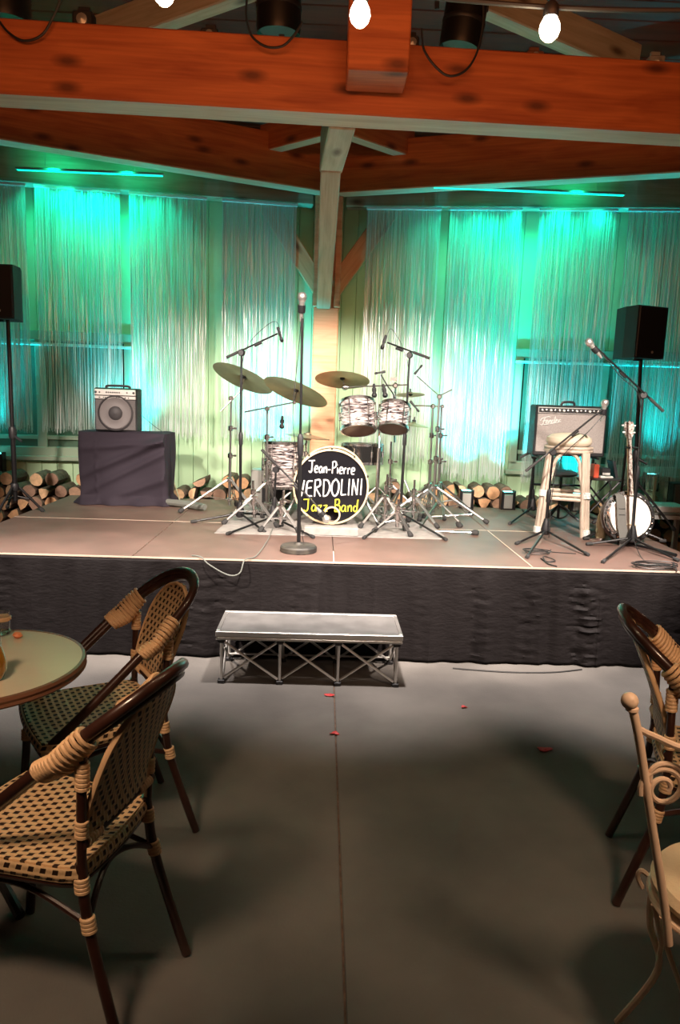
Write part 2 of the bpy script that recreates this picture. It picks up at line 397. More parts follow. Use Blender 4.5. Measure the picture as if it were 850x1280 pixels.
# main tie beam
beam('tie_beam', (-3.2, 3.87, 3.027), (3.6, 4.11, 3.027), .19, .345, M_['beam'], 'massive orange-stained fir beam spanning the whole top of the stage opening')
# king post in front of it
kp = MB().cbox((.062, 3.60, 3.115), (.354, 3.85, 4.6), .008)
tag(kp.build('king_post', M_['beam']), 'stubby square orange-stained post hanging down over the long tie beam', 'post')
# depthwise tie and brace down to the centre post
beam('depth_beam', (.055, 4.08, 3.02), (.0, 4.85, 3.02), .145, .25, M_['raw'], 'short greenish timber running back from the tie beam toward the centre post')
beam('long_brace', (.0, 4.80, 3.015), (-.03, 6.93, 2.42), .13, .15, M_['raw'], 'long green-lit brace sloping down onto the front of the centre post', cat='brace')
# rafters that form the bay
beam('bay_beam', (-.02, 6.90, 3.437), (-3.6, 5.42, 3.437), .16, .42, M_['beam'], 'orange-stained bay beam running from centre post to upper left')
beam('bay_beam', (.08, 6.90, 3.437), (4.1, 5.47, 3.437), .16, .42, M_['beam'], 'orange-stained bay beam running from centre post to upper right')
# centre post
cp = T('centre_post', 'pale salmon timber post standing behind the drum kit', 'post', (0.0, 7.0, 0))
cp.p('shaft', MB().cbox((-.125, 6.95, 0), (.115, 7.2, 2.44), .01), M_['post'], smooth=False)
cp.p('cheek', MB().cbox((-.135, 6.93, 2.44), (-.075, 7.2, 3.44), .008), M_['post'], smooth=False)
cp.p('cheek', MB().cbox((.065, 6.93, 2.44), (.125, 7.2, 3.44), .008), M_['post'], smooth=False)
cp.p('core', MB().cbox((-.075, 7.0, 2.42), (.065, 7.2, 3.44), .006), M_['post'], smooth=False)
for s, nm in ((-1, 'left'), (1, 'right')):
    ax = -.12 if s < 0 else .11
    beam('knee_brace', (ax, 7.15, 2.56), (ax+s*.62, 7.13, 3.44), .10, .17, M_['post'], 'salmon knee brace rising from the centre post to the %s' % nm, up=V((-s, 0, .3)), cat='brace')
# wall plates
for s, nm in ((-1, 'left'), (1, 'right')):
    beam('wall_plate', (s*.16, wallY(.16)-.14, 3.385), (s*5.4, wallY(5.4)-.14, 3.385), .14, .44, M_['raw'], 'knotty green-lit plank beam above the curtains on the %s' % nm)
# small horizontal struts seen above the bay beams
a = P(425, 168, Y=6.1); b = P(330, 192, Y=6.72)
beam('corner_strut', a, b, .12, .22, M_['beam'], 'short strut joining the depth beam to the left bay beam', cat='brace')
a = P(423, 168, Y=6.1); b = P(512, 198, Y=6.72)
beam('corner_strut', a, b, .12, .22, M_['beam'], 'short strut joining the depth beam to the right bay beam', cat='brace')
# roof rafters high up
beam('roof_rafter', P(120, 66, Y=5.3), P(345, -14, Y=4.7), .11, .2, M_['raw'], 'pale roof rafter rising toward the centre above the left half of the tie beam', cat='rafter')
beam('roof_rafter', P(575, 5, Y=4.7), P(790, 98, Y=5.3), .11, .2, M_['raw'], 'greenish roof rafter falling away to the right above the tie beam', cat='rafter')
# ================================================================== stage
st = T('stage', 'low portable stage with brown plywood deck panels', 'stage', (0, SF, 0))
for i in range(4):
    for j in range(2):
        x0 = XL+i*PW; y0 = SF+j*PW
        d = st.p('deck_panel', MB().cbox((x0+.002, y0+.002, ZS-.03), (x0+PW-.002, y0+PW-.002, ZS), .003), M_['deck'], smooth=False)
fr = MB()
for i in range(4):
    for j in range(2):
        x0 = XL+i*PW; y0 = SF+j*PW
        for (a, b, c, e) in ((x0, y0, x0+PW, y0+.022), (x0, y0+PW-.022, x0+PW, y0+PW), (x0, y0, x0+.022, y0+PW), (x0+PW-.022, y0, x0+PW, y0+PW)):
            fr.box((a+.001, b+.001, ZS-.11), (c-.001, e-.001, ZS-.0305))
st.p('deck_frame', fr, M_['galv'], smooth=False)
# thin pale edge lipping that shows along the joints and front
lp = MB()
lp.box((XL, SF-.004, ZS-.009), (XL+4*PW, SF+.001, ZS+.001))
lp.box((XL, SF+PW-.004, ZS-.01), (XL+2*PW-.2, SF+PW+.004, ZS+.0015)); lp.box((XL+2*PW+.62, SF+PW-.003, ZS-.01), (XL+3*PW+.4, SF+PW+.003, ZS+.0015))
lp.box((XL+2*PW-.003, SF, ZS-.01), (XL+2*PW+.003, SF+.3, ZS+.0015)); lp.box((XL+3*PW-.003, SF, ZS-.01), (XL+3*PW+.003, SF+PW, ZS+.0015))
st.p('pale_lipping', lp, M_['deckedge'], smooth=False)
gp = MB()
for k in range(13): gp.box((XL+PW-.003, SF+.05+k*.09, ZS-.01), (XL+PW+.003, SF+.10+k*.09, ZS+.0012))
st.p('joint_gap', gp, M_['bark'], smooth=False)
for i in range(5):
    for yy in (SF+.08, SF+PW, SB-.08):
        x0 = XL+i*PW+(.06 if i == 0 else -.06 if i == 4 else 0)
        st.p('leg', MB().rod((x0, yy, 0), (x0, yy, ZS-.11), .024, 8), M_['galv'])
# skirt
rs = [random.uniform(.75, 1.3) for _ in range(80)]
from mathutils import noise as NZ
def skirt_fn(u, v):
    x = XL-.25+u*(4*PW+.55); z = .012+(ZS-.024)*v
    q = x*2.9; fr_ = q-math.floor(q); k = int(math.floor(q)) % 80
    fold = .022*rs[k]*(abs(fr_-.5)*2)**2.2*(1.1-v*.55)
    q2 = max(0, NZ.noise(V((x*3.3, z*.35, 1.0)))*2.4+.25); cr = (.15+q2)*(.009*NZ.noise(V((x*6.5, z*42, 3)))+.006*NZ.noise(V((x*17, z*70, 5))))+.022*NZ.noise(V((x*4.6, z*.5, 8)))+.022*NZ.noise(V((x*11, z*.4, 12)))+.008*NZ.noise(V((x*15, z*1.2, 9)))
    return (x, SF-.022-.02*(1-v)-fold*(1-v**6)-cr*(1-v**6)+.006, z)
sk = MB().grid(skirt_fn, 760, 44)
sk_o = sk.build('stage_skirt', M_['skirt']); tag(sk_o, 'black crinkled cloth skirt hiding the front of the stage', 'cloth')
md = sk_o.modifiers.new('thick', 'SOLIDIFY'); md.thickness = .004; md.offset = 1
# ================================================================== portable step
sx0, sx1, sy0, sy1, sz = -.548, .468, 3.76, 4.13, .305
sp = T('stage_step', 'low grey-topped aluminium step with crossed braces in front of the stage', 'step', ((sx0+sx1)/2, sy0, 0))
sp.p('tread', MB().cbox((sx0+.012, sy0+.012, sz-.012), (sx1-.012, sy1-.012, sz), .002), M_['steptop'], smooth=False)
e = MB()
for (a, b, c, d) in ((sx0-.01, sy0-.012, sx1+.01, sy0+.012), (sx0-.01, sy1-.012, sx1+.01, sy1+.012), (sx0-.01, sy0+.012, sx0+.012, sy1-.012), (sx1-.012, sy0+.012, sx1+.01, sy1-.012)):
    e.cbox((a, b, sz-.028), (c, d, sz+.002), .003); e.cbox((a+.002, b+.002, sz-.048), (c-.002, d-.002, sz-.032), .003)
sp.p('edge_frame', e, M_['alu'], smooth=False)
xs = [sx0+.02+i*(sx1-sx0-.04)/3 for i in range(4)]
for yy in (sy0+.015, sy1-.015):
    for i, x in enumerate(xs):
        sp.p('leg', MB().rod((x, yy, .02), (x, yy, sz-.05), .009, 8), M_['alu'])
        sp.p('foot', MB().cbox((x-.02, yy-.016, 0), (x+.02, yy+.016, .022), .004), M_['blackp'], smooth=False)
        sp.p('corner_joint', MB().cbox((x-.02, yy-.014, sz-.07), (x+.02, yy+.014, sz-.045), .003), M_['blackp'], smooth=False)
    for i in range(3):
        for (za, zb) in ((.03, sz-.06), (sz-.06, .03)):
            dy = .006 if za < zb else -.006
            sp.p('cross_brace', MB().rod((xs[i]+.012, yy+dy, za), (xs[i+1]-.012, yy+dy, zb), .0075, 8), M_['alu'])
for x in (xs[0], xs[3]):
    for (za, zb) in ((.03, sz-.06), (sz-.06, .03)):
        sp.p('cross_brace', MB().rod((x+(.006 if za < zb else -.006), sy0+.03, za), (x, sy1-.03, zb), .0075, 8), M_['alu'])
sp.p('lower_rail', MB().rod((xs[0], sy1-.02, .045), (xs[3], sy1-.02, .045), .006, 6), M_['alu'])
# ================================================================== string curtains
CUR = [  # left px, right px at the top, bottom z, label
 (-40, 30, 1.20, 'silver string curtain at the far left edge beside the loudspeaker'),
 (46, 148, 1.20, 'wide teal-lit string curtain behind the bass amplifier'),
 (163, 257, 1.17, 'greyish string curtain second to the left of the centre post'),
 (279, 371, 1.17, 'string curtain directly left of the centre post behind the tilted cymbals'),
 (460, 551, 1.00, 'string curtain directly right of the centre post behind the drum mic'),
 (565, 652, .86, 'string curtain brightly washed teal right of the drum kit'),
 (678, 771, .86, 'string curtain behind the guitar amplifier and stool'),
 (790, 880, .86, 'string curtain at the right edge behind the loudspeaker')]
for ci, (pa, pb, zb, lab) in enumerate(CUR):
    ztop = 3.36
    yy = wallY(P((pa+pb)/2, 250, Y=7).x)-.24
    xa = P(pa, 250, Y=yy).x; xb = P(pb, 250, Y=yy).x
    cx = (xa+xb)/2; sgn = -1 if cx > 0 else 1; ys = lambda x: yy+sgn*.125*(x-cx)
    t = T('string_curtain', lab, 'curtain', (cx, yy, zb))
    t.p('curtain_rail', MB().cbox((xa-.01, yy-.012, ztop-.012), (xb+.01, yy+.012, ztop+.014), .003).xf(Matrix.Translation((cx, yy, 0)) @ Matrix.Rotation(sgn*ANG, 4, 'Z') @ Matrix.Translation((-cx, -yy, 0))), M_['rail'], smooth=False)
    for fx in (.12, .85):
        x = xa+(xb-xa)*fx; t.p('hanger', MB().rod((x, ys(x), ztop), (x, ys(x), 3.40), .0015, 5), M_['dullchrome'])
    s = MB(); n = 235
    for k in range(n):
        x = xa+(xb-xa)*(k+random.uniform(.1, .9))/n; y0 = ys(x)+random.uniform(-.012, .012)
        zend = zb+random.uniform(-.025, .05)*(1 if random.random() < .7 else 1.6); hw = random.uniform(.0012, .0022)
        seg = 15; tw = random.uniform(-.5, .5); vs = []; dx = 0
        for i in range(seg+1):
            z = ztop+(zend-ztop)*i/seg
            dx += random.gauss(0, .0012); tw += random.gauss(0, .35)
            a = tw; vs.append((x+dx-hw*cos(a), y0-hw*sin(a), z)); vs.append((x+dx+hw*cos(a), y0+hw*sin(a), z))
        s.add(vs, [(2*i, 2*i+1, 2*i+3, 2*i+2) for i in range(seg)])
    o = t.p('strands', s, M_['foil'], smooth=False); o['kind'] = 'stuff'
# ================================================================== LED bars and uplights
TEAL = (.0, 1.0, .56); CYAN = (.0, .85, 1.0)
def ledbar(pa, pb, py, lab, power):
    a = P(pa, py, Y=6.55); b = P(pb, py+.035*(pb-pa), Y=6.55); z = 3.44
    a.z = b.z = z
    t = T('light_bar', lab, 'light', (a+b)/2)
    t.p('housing', MB().cbox((a.x, 6.53, z), (b.x, 6.57, z+.02), .004), M_['galv'], smooth=False)
    t.p('led_strip', MB().cbox((a.x+.01, 6.535, z-.006), (b.x-.01, 6.565, z+.001), .003), M_['led'], smooth=False)
    for x in (a.x+.25, b.x-.25): t.p('hanger_wire', MB().rod((x, 6.55, z+.03), (x, 6.55, 4.05), .002, 5), M_['dullchrome'])
    for k in range(5):
        x = a.x+(b.x-a.x)*(k+.5)/5
        l = spot((x, 6.55, z-.03), (x, 7.0, 2.5), power*(.6, 1.1, 1.5, 1.1, .7)[k], TEAL, 105, .8, .03); l.name = 'light_bar_lamp'
    for k in range(2):
        x = a.x+(b.x-a.x)*(.25+.5*k); l = spot((x, 6.50, z+.03), (x, 6.95, 3.62), 7, (.0, 1.0, .42), 150, 1.0, .05); l.name = 'light_bar_lamp'
    return t
ledbar(20, 205, 216, 'teal glowing LED bar hung above the curtains at upper left', 21)
ledbar(540, 780, 250, 'teal glowing LED bar hung above the curtains at upper right', 21)
def uplight(px, Y, lab, z=ZS, power=300, col=CYAN, tilt=.10, size=64):
    c = P(px, 618, Y=Y); x = c.x
    t = T('uplight', lab, 'light', (x, Y, z))
    t.p('case', MB().cbox((x-.055, Y-.03, z), (x+.055, Y+.06, z+.165), .008), M_['blackp'], smooth=False)
    t.p('front_panel', MB().cbox((x-.04, Y-.036, z+.012), (x+.04, Y-.029, z+.145), .004), M_['galv'], smooth=False)
    t.p('side_fin', MB().cbox((x-.066, Y-.035, z), (x-.056, Y+.05, z+.18), .002), M_['black'], smooth=False)
    t.p('side_fin', MB().cbox((x+.056, Y-.035, z), (x+.066, Y+.05, z+.18), .002), M_['black'], smooth=False)
    t.p('led_face', MB().cbox((x-.04, Y-.015, z+.164), (x+.04, Y+.045, z+.170), .002), M_['ledcyan'], smooth=False)
    l = spot((x, Y+.015, z+.19), (x, wallY(x)-.24+.05, z+1.0), power, col, size, 1.0, .03); l.name = 'uplight_lamp'
uplight(583, 6.56, 'small black floor light on the stage edge right of the drum hardware')
uplight(635, 6.56, 'small black floor light nearest the stool on the stage edge', power=300)
uplight(338, 6.56, 'small floor light hidden behind the floor tom', power=300)
uplight(150, 6.585, 'small floor light hidden behind the draped case', z=ZS, power=300)
uplight(722, 6.56, 'small floor light behind the bar stool legs', power=240)
uplight(-2, 6.78, 'small black floor light on the firewood at the left edge', z=.80, power=300)
uplight(812, 6.78, 'small floor light on the firewood behind the banjo', z=.80, power=300)

# ================================================================== firewood
logvar = []
for i in range(10):
    mb = MB(); n = 12; R_ = 1.0; kind = i % 5
    if kind in (0, 1, 2): pts = [(cos(2*pi*k/n)*(1+random.uniform(-.08, .08)), sin(2*pi*k/n)*(1+random.uniform(-.08, .08))) for k in range(n)]
    elif kind == 3: pts = [(cos(pi*k/8), sin(pi*k/8)*.95-.35) for k in range(9)]
    else: pts = [(-.95, -.55), (-.1, -.75), (.95, -.5), (.75, .15), (.35, .7), (-.05, .95), (-.5, .45)]
    m = len(pts); vs = []
    for (sc, y) in ((.93, 0), (1, .02), (1.0, .3), (.92, .32)):
        for (px, pz) in pts: vs.append((px*sc*.066*random.uniform(.98, 1.02), y, pz*sc*.066))
    fs = [tuple(range(m))]; mb.add(vs, fs)
    mb.mi = 1; mb.f += [(r*m+(k+1) % m, r*m+k, (r+1)*m+k, (r+1)*m+(k+1) % m) for r in range(3) for k in range(m)]+[tuple(3*m+k for k in range(m))[::-1]]
    mb.m += [1]*(3*m+1); logvar.append(mb)
logme = {}
def put_log(x, yf, z, sc, lab, group, vi, ci, rz=0):
    k = (vi, ci)
    if k not in logme:
        o = logvar[vi].build('firewood_log', [M_['cuts'][ci], M_['bark']], None, False); logme[k] = o.data
    else: o = bpy.data.objects.new('firewood_log', logme[k]); C.objects.link(o)
    o.location = (x, yf, z); o.rotation_euler = (0, random.uniform(-pi, pi), rz+random.uniform(-.05, .05)); o.scale = (sc, 1, sc)
    tag(o, lab, 'log', group)
hid = MB()
def shape_word(v): return ('round log' if v % 5 < 3 else 'half-round log' if v % 5 == 3 else 'wedge-shaped log')
for row in range(7):
    z = .066+.114*row; x = -3.72+(.067 if row % 2 else 0)
    while x < 3.75:
        side_l = x < -2.42; side_r = x > 2.6
        yf = wallY(x)-.38+random.uniform(-.015, .015)
        if -2.5 < x < 2.66: yf = max(yf, SB+.015+random.uniform(0, .02))
        vis = row >= 4 or (side_l and row >= 2) or (side_r and row >= 1)
        if abs(x) < .24: x += .134; continue
        if row == 6 and random.random() < .45: x += .134; continue
        vi = random.randrange(10)
        if vis:
            zones = ((-3.3, 'at the extreme left edge'), (-2.75, 'left of the left speaker pole'), (-2.42, 'right of the left speaker pole'), (-2.05, 'left of the draped case'), (-1.3, 'behind the draped case'), (-.95, 'right of the draped case'), (-.55, 'behind the left cymbal stand'), (-.1, 'behind the floor tom'), (.5, 'behind the snare drum'), (.95, 'behind the three chrome stands'), (1.32, 'left of both small floor lights'), (1.62, 'between the two small floor lights'), (1.95, 'right of both small floor lights'), (2.3, 'behind the bar stool'), (2.64, 'behind the banjo'), (2.95, 'under the side table left end'), (9, 'under the side table right end'))
            zn = next(nm for lim, nm in zones if x < lim)
            rw = {6: 'topmost', 5: 'upper'}.get(row, 'lower' if row == 4 else 'bottom')
            ci = random.choice([0, 0, 1, 1, 2, 3, 4]); cw = ('tan', 'orange', 'brown', 'pale', 'dark')[ci]
            lab = cw+' '+shape_word(vi)+' in the '+rw+' layer '+zn
            put_log(x+random.uniform(-.012, .012), yf, z+random.uniform(-.008, .008), random.uniform(.92, 1.05), lab, 'firewood logs along the back wall', vi, ci)
        else: hid.xf(Matrix.Identity(4)); hid.lathe([(.058, 0), (.062, .02), (.062, .3), (.05, .31)], (x, yf, z), (0, 1, 0), 8)
        x += .134
from collections import defaultdict
_dup = defaultdict(list)
for o in C.objects:
    if o.get('category') == 'log': _dup[o['label']].append(o)
for lab, os_ in _dup.items():
    if 1 < len(os_) < 4:
        os_.sort(key=lambda o: o.location.x)
        for o, wd_ in zip(os_, ('leftmost', 'rightmost') if len(os_) == 2 else ('leftmost', 'middle', 'rightmost')): o['label'] = wd_+' '+lab
tag(hid.build('stacked_firewood', M_['bark']), 'lower layers of the firewood stack along the back wall', 'firewood', kind='stuff')
# one long log lying on the deck left of the cymbal stand
lg = MB(); a = P(203, 627, Z=ZS+.035); b = P(256, 634, Z=ZS+.035)
lg.tube(smooth_pts([a, (a+b)/2+V((0, .01, .004)), b], 5), [.022, .026, .03, .03, .032, .032, .033, .034, .034, .03, .026], 9)
tag(lg.build('rolled_mat', M_['gcable']), 'thin dark rolled mat lying on the deck beside the draped case', 'mat')

# ================================================================== draped case and bass amp
a = P(99, 629, Z=ZS); b = P(211, 631, Z=ZS)
dx0, dx1, dy0, dy1 = a.x+.01, b.x-.0, 6.14, 6.52
dz = P(150, 541, Y=6.2).z
def drape(u, v):       # u around the perimeter, v 0 bottom .. 1 top edge, then in to the centre
    per = [(dx0, dy0), (dx1, dy0), (dx1, dy1), (dx0, dy1)]
    Ls = [dx1-dx0, dy1-dy0, dx1-dx0, dy1-dy0]; tot = sum(Ls); d = (u % 1)*tot; i = 0
    while i < 3 and d > Ls[i]: d -= Ls[i]; i += 1
    p0 = V((*per[i], 0)); p1 = V((*per[(i+1) % 4], 0)); t = d/Ls[i]; p = p0.lerp(p1, t)
    nrm = V(((p1-p0).y, -(p1-p0).x, 0)).normalized(); c = V(((dx0+dx1)/2, (dy0+dy1)/2, 0))
    rr = .03; q = (p-c); p = c+V((q.x*(1-.0*v), q.y, 0))
    edge = min(t, 1-t)*Ls[i]
    if edge < rr: p -= (p-c).normalized()*(rr-edge)*.45
    if v <= .8:
        h = v/.8; z = ZS+.004+(dz-ZS)*h
        X = p.x; w_ = 0
        if i == 0:
            s_ = (X-dx0)/(dx1-dx0)
            # diagonal swags falling from the upper right to the lower left
            for (c0, m_, am, wd) in ((.28, .62, .020, .055), (.52, .55, .030, .06), (.05, .45, .022, .07), (.80, .12, .024, .05)):
                zz = h-(c0+m_*(s_-.25)); w_ += 1.5*am*math.exp(-(zz/wd)**2)*(.35+.65*min(1, max(0, s_*1.6)))
            w_ += .012*math.exp(-((s_-.21)/.02)**2)*(.6+.4*sin(h*38))
            w_ -= .010*sin(s_*9+h*4)
        else: w_ = .010*sin(d*30+h*5)
        fl_ = .05*max(0, .12-h)/.12*(1+.5*sin(u*60))
        p = p+nrm*(w_+fl_)
        return (p.x, p.y, z)
    k = (v-.8)/.2; q = p-c
    p = c+q*(1-k); return (p.x, p.y, dz+.012*sin(p.x*11)*sin(p.y*9+2)*(1-k)+.012*min(1, k*6)-.0)
dr = MB().grid(drape, 220, 60)
tag(dr.build('draped_case', M_['blackcloth']), 'tall box-shaped case hidden under a creased black cloth', 'cloth')
# bass amp
c0 = P(119, 539, Y=6.2); c1 = P(172, 542, Y=6.2); za = dz+.012; zt = P(145, 485, Y=6.2).z
ax0, ax1 = c0.x, c1.x; ay = 6.19
t = T('bass_amplifier', 'grey-faced bass amplifier with one round speaker on the draped case', 'amplifier', ((ax0+ax1)/2, ay, za))
t.p('cabinet', MB().cbox((ax0, ay, za), (ax1, ay+.17, zt), .01), M_['tolex'], smooth=False)
t.p('grille', MB().cbox((ax0+.012, ay-.008, za+.012), (ax1-.012, ay+.002, zt-.10), .003), M_['dkgrille'], smooth=False)
cc = V(((ax0+ax1)/2, ay-.008, za+(zt-za)*.42)); 
t.p('speaker_ring', MB().lathe([(.150, 0), (.152, .006), (.143, .012), (.138, .004)], cc, (0, -1, 0), 32, cap=False), M_['cone'])
t.p('speaker_cone', MB().lathe([(.137, .003), (.13, .009), (.12, .005), (.075, .001), (.068, .004), (.06, .004)], cc, (0, -1, 0), 32, cap=False), M_['cone2'])
t.p('dust_cap', MB().lathe([(.060, .004), (.05, .012), (.03, .019), (0, .022)], cc, (0, -1, 0), 28), M_['cone'])
pn = t.p('control_panel', MB().cbox((ax0+.008, ay-.012, zt-.062), (ax1-.008, ay+.004, zt-.012), .003), M_['panel'], smooth=False)
t.p('lower_strip', MB().cbox((ax0+.008, ay-.012, zt-.095), (ax1-.008, ay+.004, zt-.068), .003), M_['panel'], smooth=False)
for fx in (.05, .14, .30, .35, .40, .45, .50, .55, .60, .78, .93):
    x = ax0+(ax1-ax0)*fx; r = .010 if fx in (.05, .93) else .006
    t.p('knob', MB().lathe([(r, 0), (r*.8, .012), (0, .013)], (x, ay-.012, zt-.038), (0, -1, 0), 10), M_['blackp'], pn)
mk = MB()
for fx, wd in ((.12, .02), (.22, .012), (.26, .012), (.30, .012), (.34, .010), (.52, .02), (.58, .012), (.72, .02), (.80, .014)):
    x = ax0+(ax1-ax0)*fx; mk.box((x, ay-.0135, zt-.087), (x+wd*.6, ay-.012, zt-.077))
t.p('panel_marks', mk, M_['blackp'], smooth=False)
hd = MB().tube(smooth_pts([(ax0+.08, ay+.08, zt), (ax0+.10, ay+.08, zt+.018), (ax1-.10, ay+.08, zt+.018), (ax1-.08, ay+.08, zt)], 4), .007, 6, flat=1.6)
t.p('handle', hd, M_['blackp'])
# leaning pale strap right of the case
pts = [P(206, 560, Y=6.58), P(214, 590, Y=6.58), P(220, 610, Y=6.57), P(226, 630, Z=ZS+.006)]
tag(MB().tube(smooth_pts(pts, 6), .011, 6, flat=.4).build('leaning_strap', M_['stick']), 'pale flat strap leaning down behind the right side of the draped case', 'strap')

# ================================================================== loudspeakers on stands
def speaker_stand(base, top, label, spread=.36, rot=0.3, hz=.34):
    b = V(base); tp = V(top)
    t = T('speaker_stand', label, 'stand', b)
    mid = b.lerp(tp, .42)
    t.p('lower_tube', MB().rod(b+V((0, 0, .09)), mid, .019, 12), M_['black'])
    t.p('upper_tube', MB().rod(mid, tp, .0155, 12), M_['black'])
    t.p('collar', MB().lathe([(.026, -.04), (.030, -.02), (.030, .03), (.024, .05)], mid, (tp-b), 14), M_['blackp'])
    t.p('clamp_knob', MB().rod(mid+V((.02, -.01, -.02)), mid+V((.085, -.04, -.06)), .012, 8, .008), M_['blackp'])
    hub = b+V((0, 0, hz)); t.p('leg_hub', MB().lathe([(.026, -.03), (.032, -.02), (.032, .02), (.026, .03)], hub, (0, 0, 1), 12), M_['blackp'])
    for k in range(3):
        a = rot+2*pi*k/3; f = b+V((cos(a)*spread, sin(a)*spread, .012))
        l = t.p('leg', MB().tube([hub+V((cos(a)*.03, sin(a)*.03, 0)), f], .0105, 8), M_['black'])
        t.p('rubber_foot', MB().lathe([(.015, -.03), (.017, .0), (.012, .012)], f, (f-hub), 10), M_['rubber'], l)
        m_ = hub.lerp(f, .5); t.p('brace', MB().rod(b+V((0, 0, .13)), m_, .006, 6), M_['black'])
    return t
def loudspeaker(cx, cy, z0, z1, wd, rz, label, badge=(.5, .16)):
    t = T('loudspeaker', label, 'speaker', (cx, cy, z0), rotz=rz, local=True)
    h = z1-z0; d = .30
    prof = [(-wd/2, 0), (wd/2, 0), (wd/2, d*.45), (wd*.32, d), (-wd*.32, d), (-wd/2, d*.45)]
    t.p('cabinet', MB().prism([(x, y-.02) for x, y in prof], 0, h), M_['tolex'], smooth=False)
    t.p('front_grille', MB().cbox((-wd/2+.006, -.034, .006), (wd/2-.006, -.018, h-.006), .006), M_['blackp'], smooth=False)
    t.p('badge', MB().lathe([(.011, 0), (.011, .003), (.007, .0035), (.007, .001)], (wd*(badge[0]-.5), -.034, h*badge[1]), (0, -1, 0), 12), M_['panel'])
    t.p('pole_socket', MB().lathe([(.03, -.015), (.03, .002)], (0, .11, 0), (0, 0, 1), 12), M_['blackp'])
    return t
b = P(20, 640, Z=ZS); b.z = ZS
tp = P(10, 400, Y=b.y)
speaker_stand(b, tp, 'tall black tripod stand under the left loudspeaker', spread=.2, rot=.2, hz=.2)
z1 = P(12, 334, Y=b.y).z
loudspeaker(tp.x-.06, b.y-.11, tp.z, z1, .33, .0, 'black loudspeaker cut off by the left edge', badge=(.68, .14))
b = P(792, 664, Z=ZS); b.y = 5.62; b = P(790, 655, Z=ZS)
tp = P(801, 449, Y=b.y)
speaker_stand(b, tp, 'tall black tripod stand behind the banjo under the right loudspeaker', rot=1.2)
zt = P(803, 385, Y=b.y).z
loudspeaker(tp.x+.0, b.y-.11, tp.z, zt, .305, .35, 'black loudspeaker on a pole above the banjo', badge=(.55, .12))

# ================================================================== microphones and stands
def microphone(p, d, label, r=.026, L=.16, dark=False, cat='microphone'):
    """p = grille tip, d = direction from the body to the grille"""
    p = V(p); d = V(d).normalized()
    t = T('microphone', label, cat, p-d*L)
    t.p('body', MB().lathe([(.009, 0), (.011, .01), (r*.62, L*.62), (r*.75, L*.68), (r*.75, L*.70)], p-d*L, d, 14), M_['blackp'] if dark else M_['galv'])
    t.p('grille', MB().lathe([(r*.72, L*.70), (r*.95, L*.76), (r, L*.85), (r*.86, L*.94), (r*.5, L*.99), (0, L)], p-d*L, d, 16), M_['black'] if dark else M_['alu'])
    t.p('clip', MB().lathe([(r*.72, L*.30), (r*.78, L*.34), (r*.8, L*.55), (r*.74, L*.56)], p-d*L, d, 12), M_['blackp'])
    return t
def tripod_base(t, b, feet, hubz=.10):
    hub = V((b.x, b.y, ZS+hubz))
    t.p('base_hub', MB().lathe([(.020, -.065), (.032, -.055), (.034, -.02), (.022, .03), (.016, .055)], hub, (0, 0, 1), 14), M_['blackp'])
    for f in feet:
        f = V(f); f.z = ZS+.012
        h0 = hub+(f-hub).normalized()*.02+V((0, 0, -.03))
        l = t.p('leg', MB().tube([h0, f], .0085, 8), M_['black'])
        e = (f-h0).normalized()
        t.p('rubber_foot', MB().lathe([(.0115, -.03), (.013, -.02), (.013, .012), (.009, .016)], f, e, 10), M_['rubber'], l)
def boom_stand(bpx, feet, joint, ba, bb, label, dYa=0, dYb=0, Y=None, clutch=.5):
    b = P(*bpx, Z=ZS) if Y is None else P(*bpx, Y=Y)
    t = T('microphone_stand', label, 'stand', (b.x, b.y, ZS))
    tripod_base(t, b, [P(*f, Z=ZS) for f in feet])
    j = P(*joint, Y=b.y); m = V((b.x, b.y, ZS)).lerp(j, clutch)
    t.p('lower_pole', MB().rod((b.x, b.y, ZS+.06), m, .0115, 10), M_['black'])
    t.p('upper_pole', MB().rod(m, j, .008, 8), M_['black'])
    t.p('height_clutch', MB().lathe([(.013, -.05), (.017, -.04), (.017, .03), (.012, .05)], m, (j-m), 10), M_['blackp'])
    t.p('boom_joint', MB().lathe([(.020, -.02), (.026, -.012), (.026, .012), (.02, .02)], j, (.2, 1, 0), 12), M_['blackp'])
    A = P(*ba, Y=b.y+dYa); B = P(*bb, Y=b.y+dYb)
    t.p('boom', MB().rod(A, B, .0068, 8), M_['black'])
    e = (B-A).normalized(); t.p('boom_grip', MB().rod(A, A+e*.14, .011, 8), M_['rubber'])
    q = j.lerp(B, .45); t.p('boom_clutch', MB().rod(q-e*.03, q+e*.03, .011, 8), M_['blackp'])
    return t, A, B
def cable(pts, label, r=.003, m='cable', n=6, name='cable'):
    o = MB().tube(smooth_pts(pts, n), r, 6).build(name, M_[m]); tag(o, label, 'cable'); return o
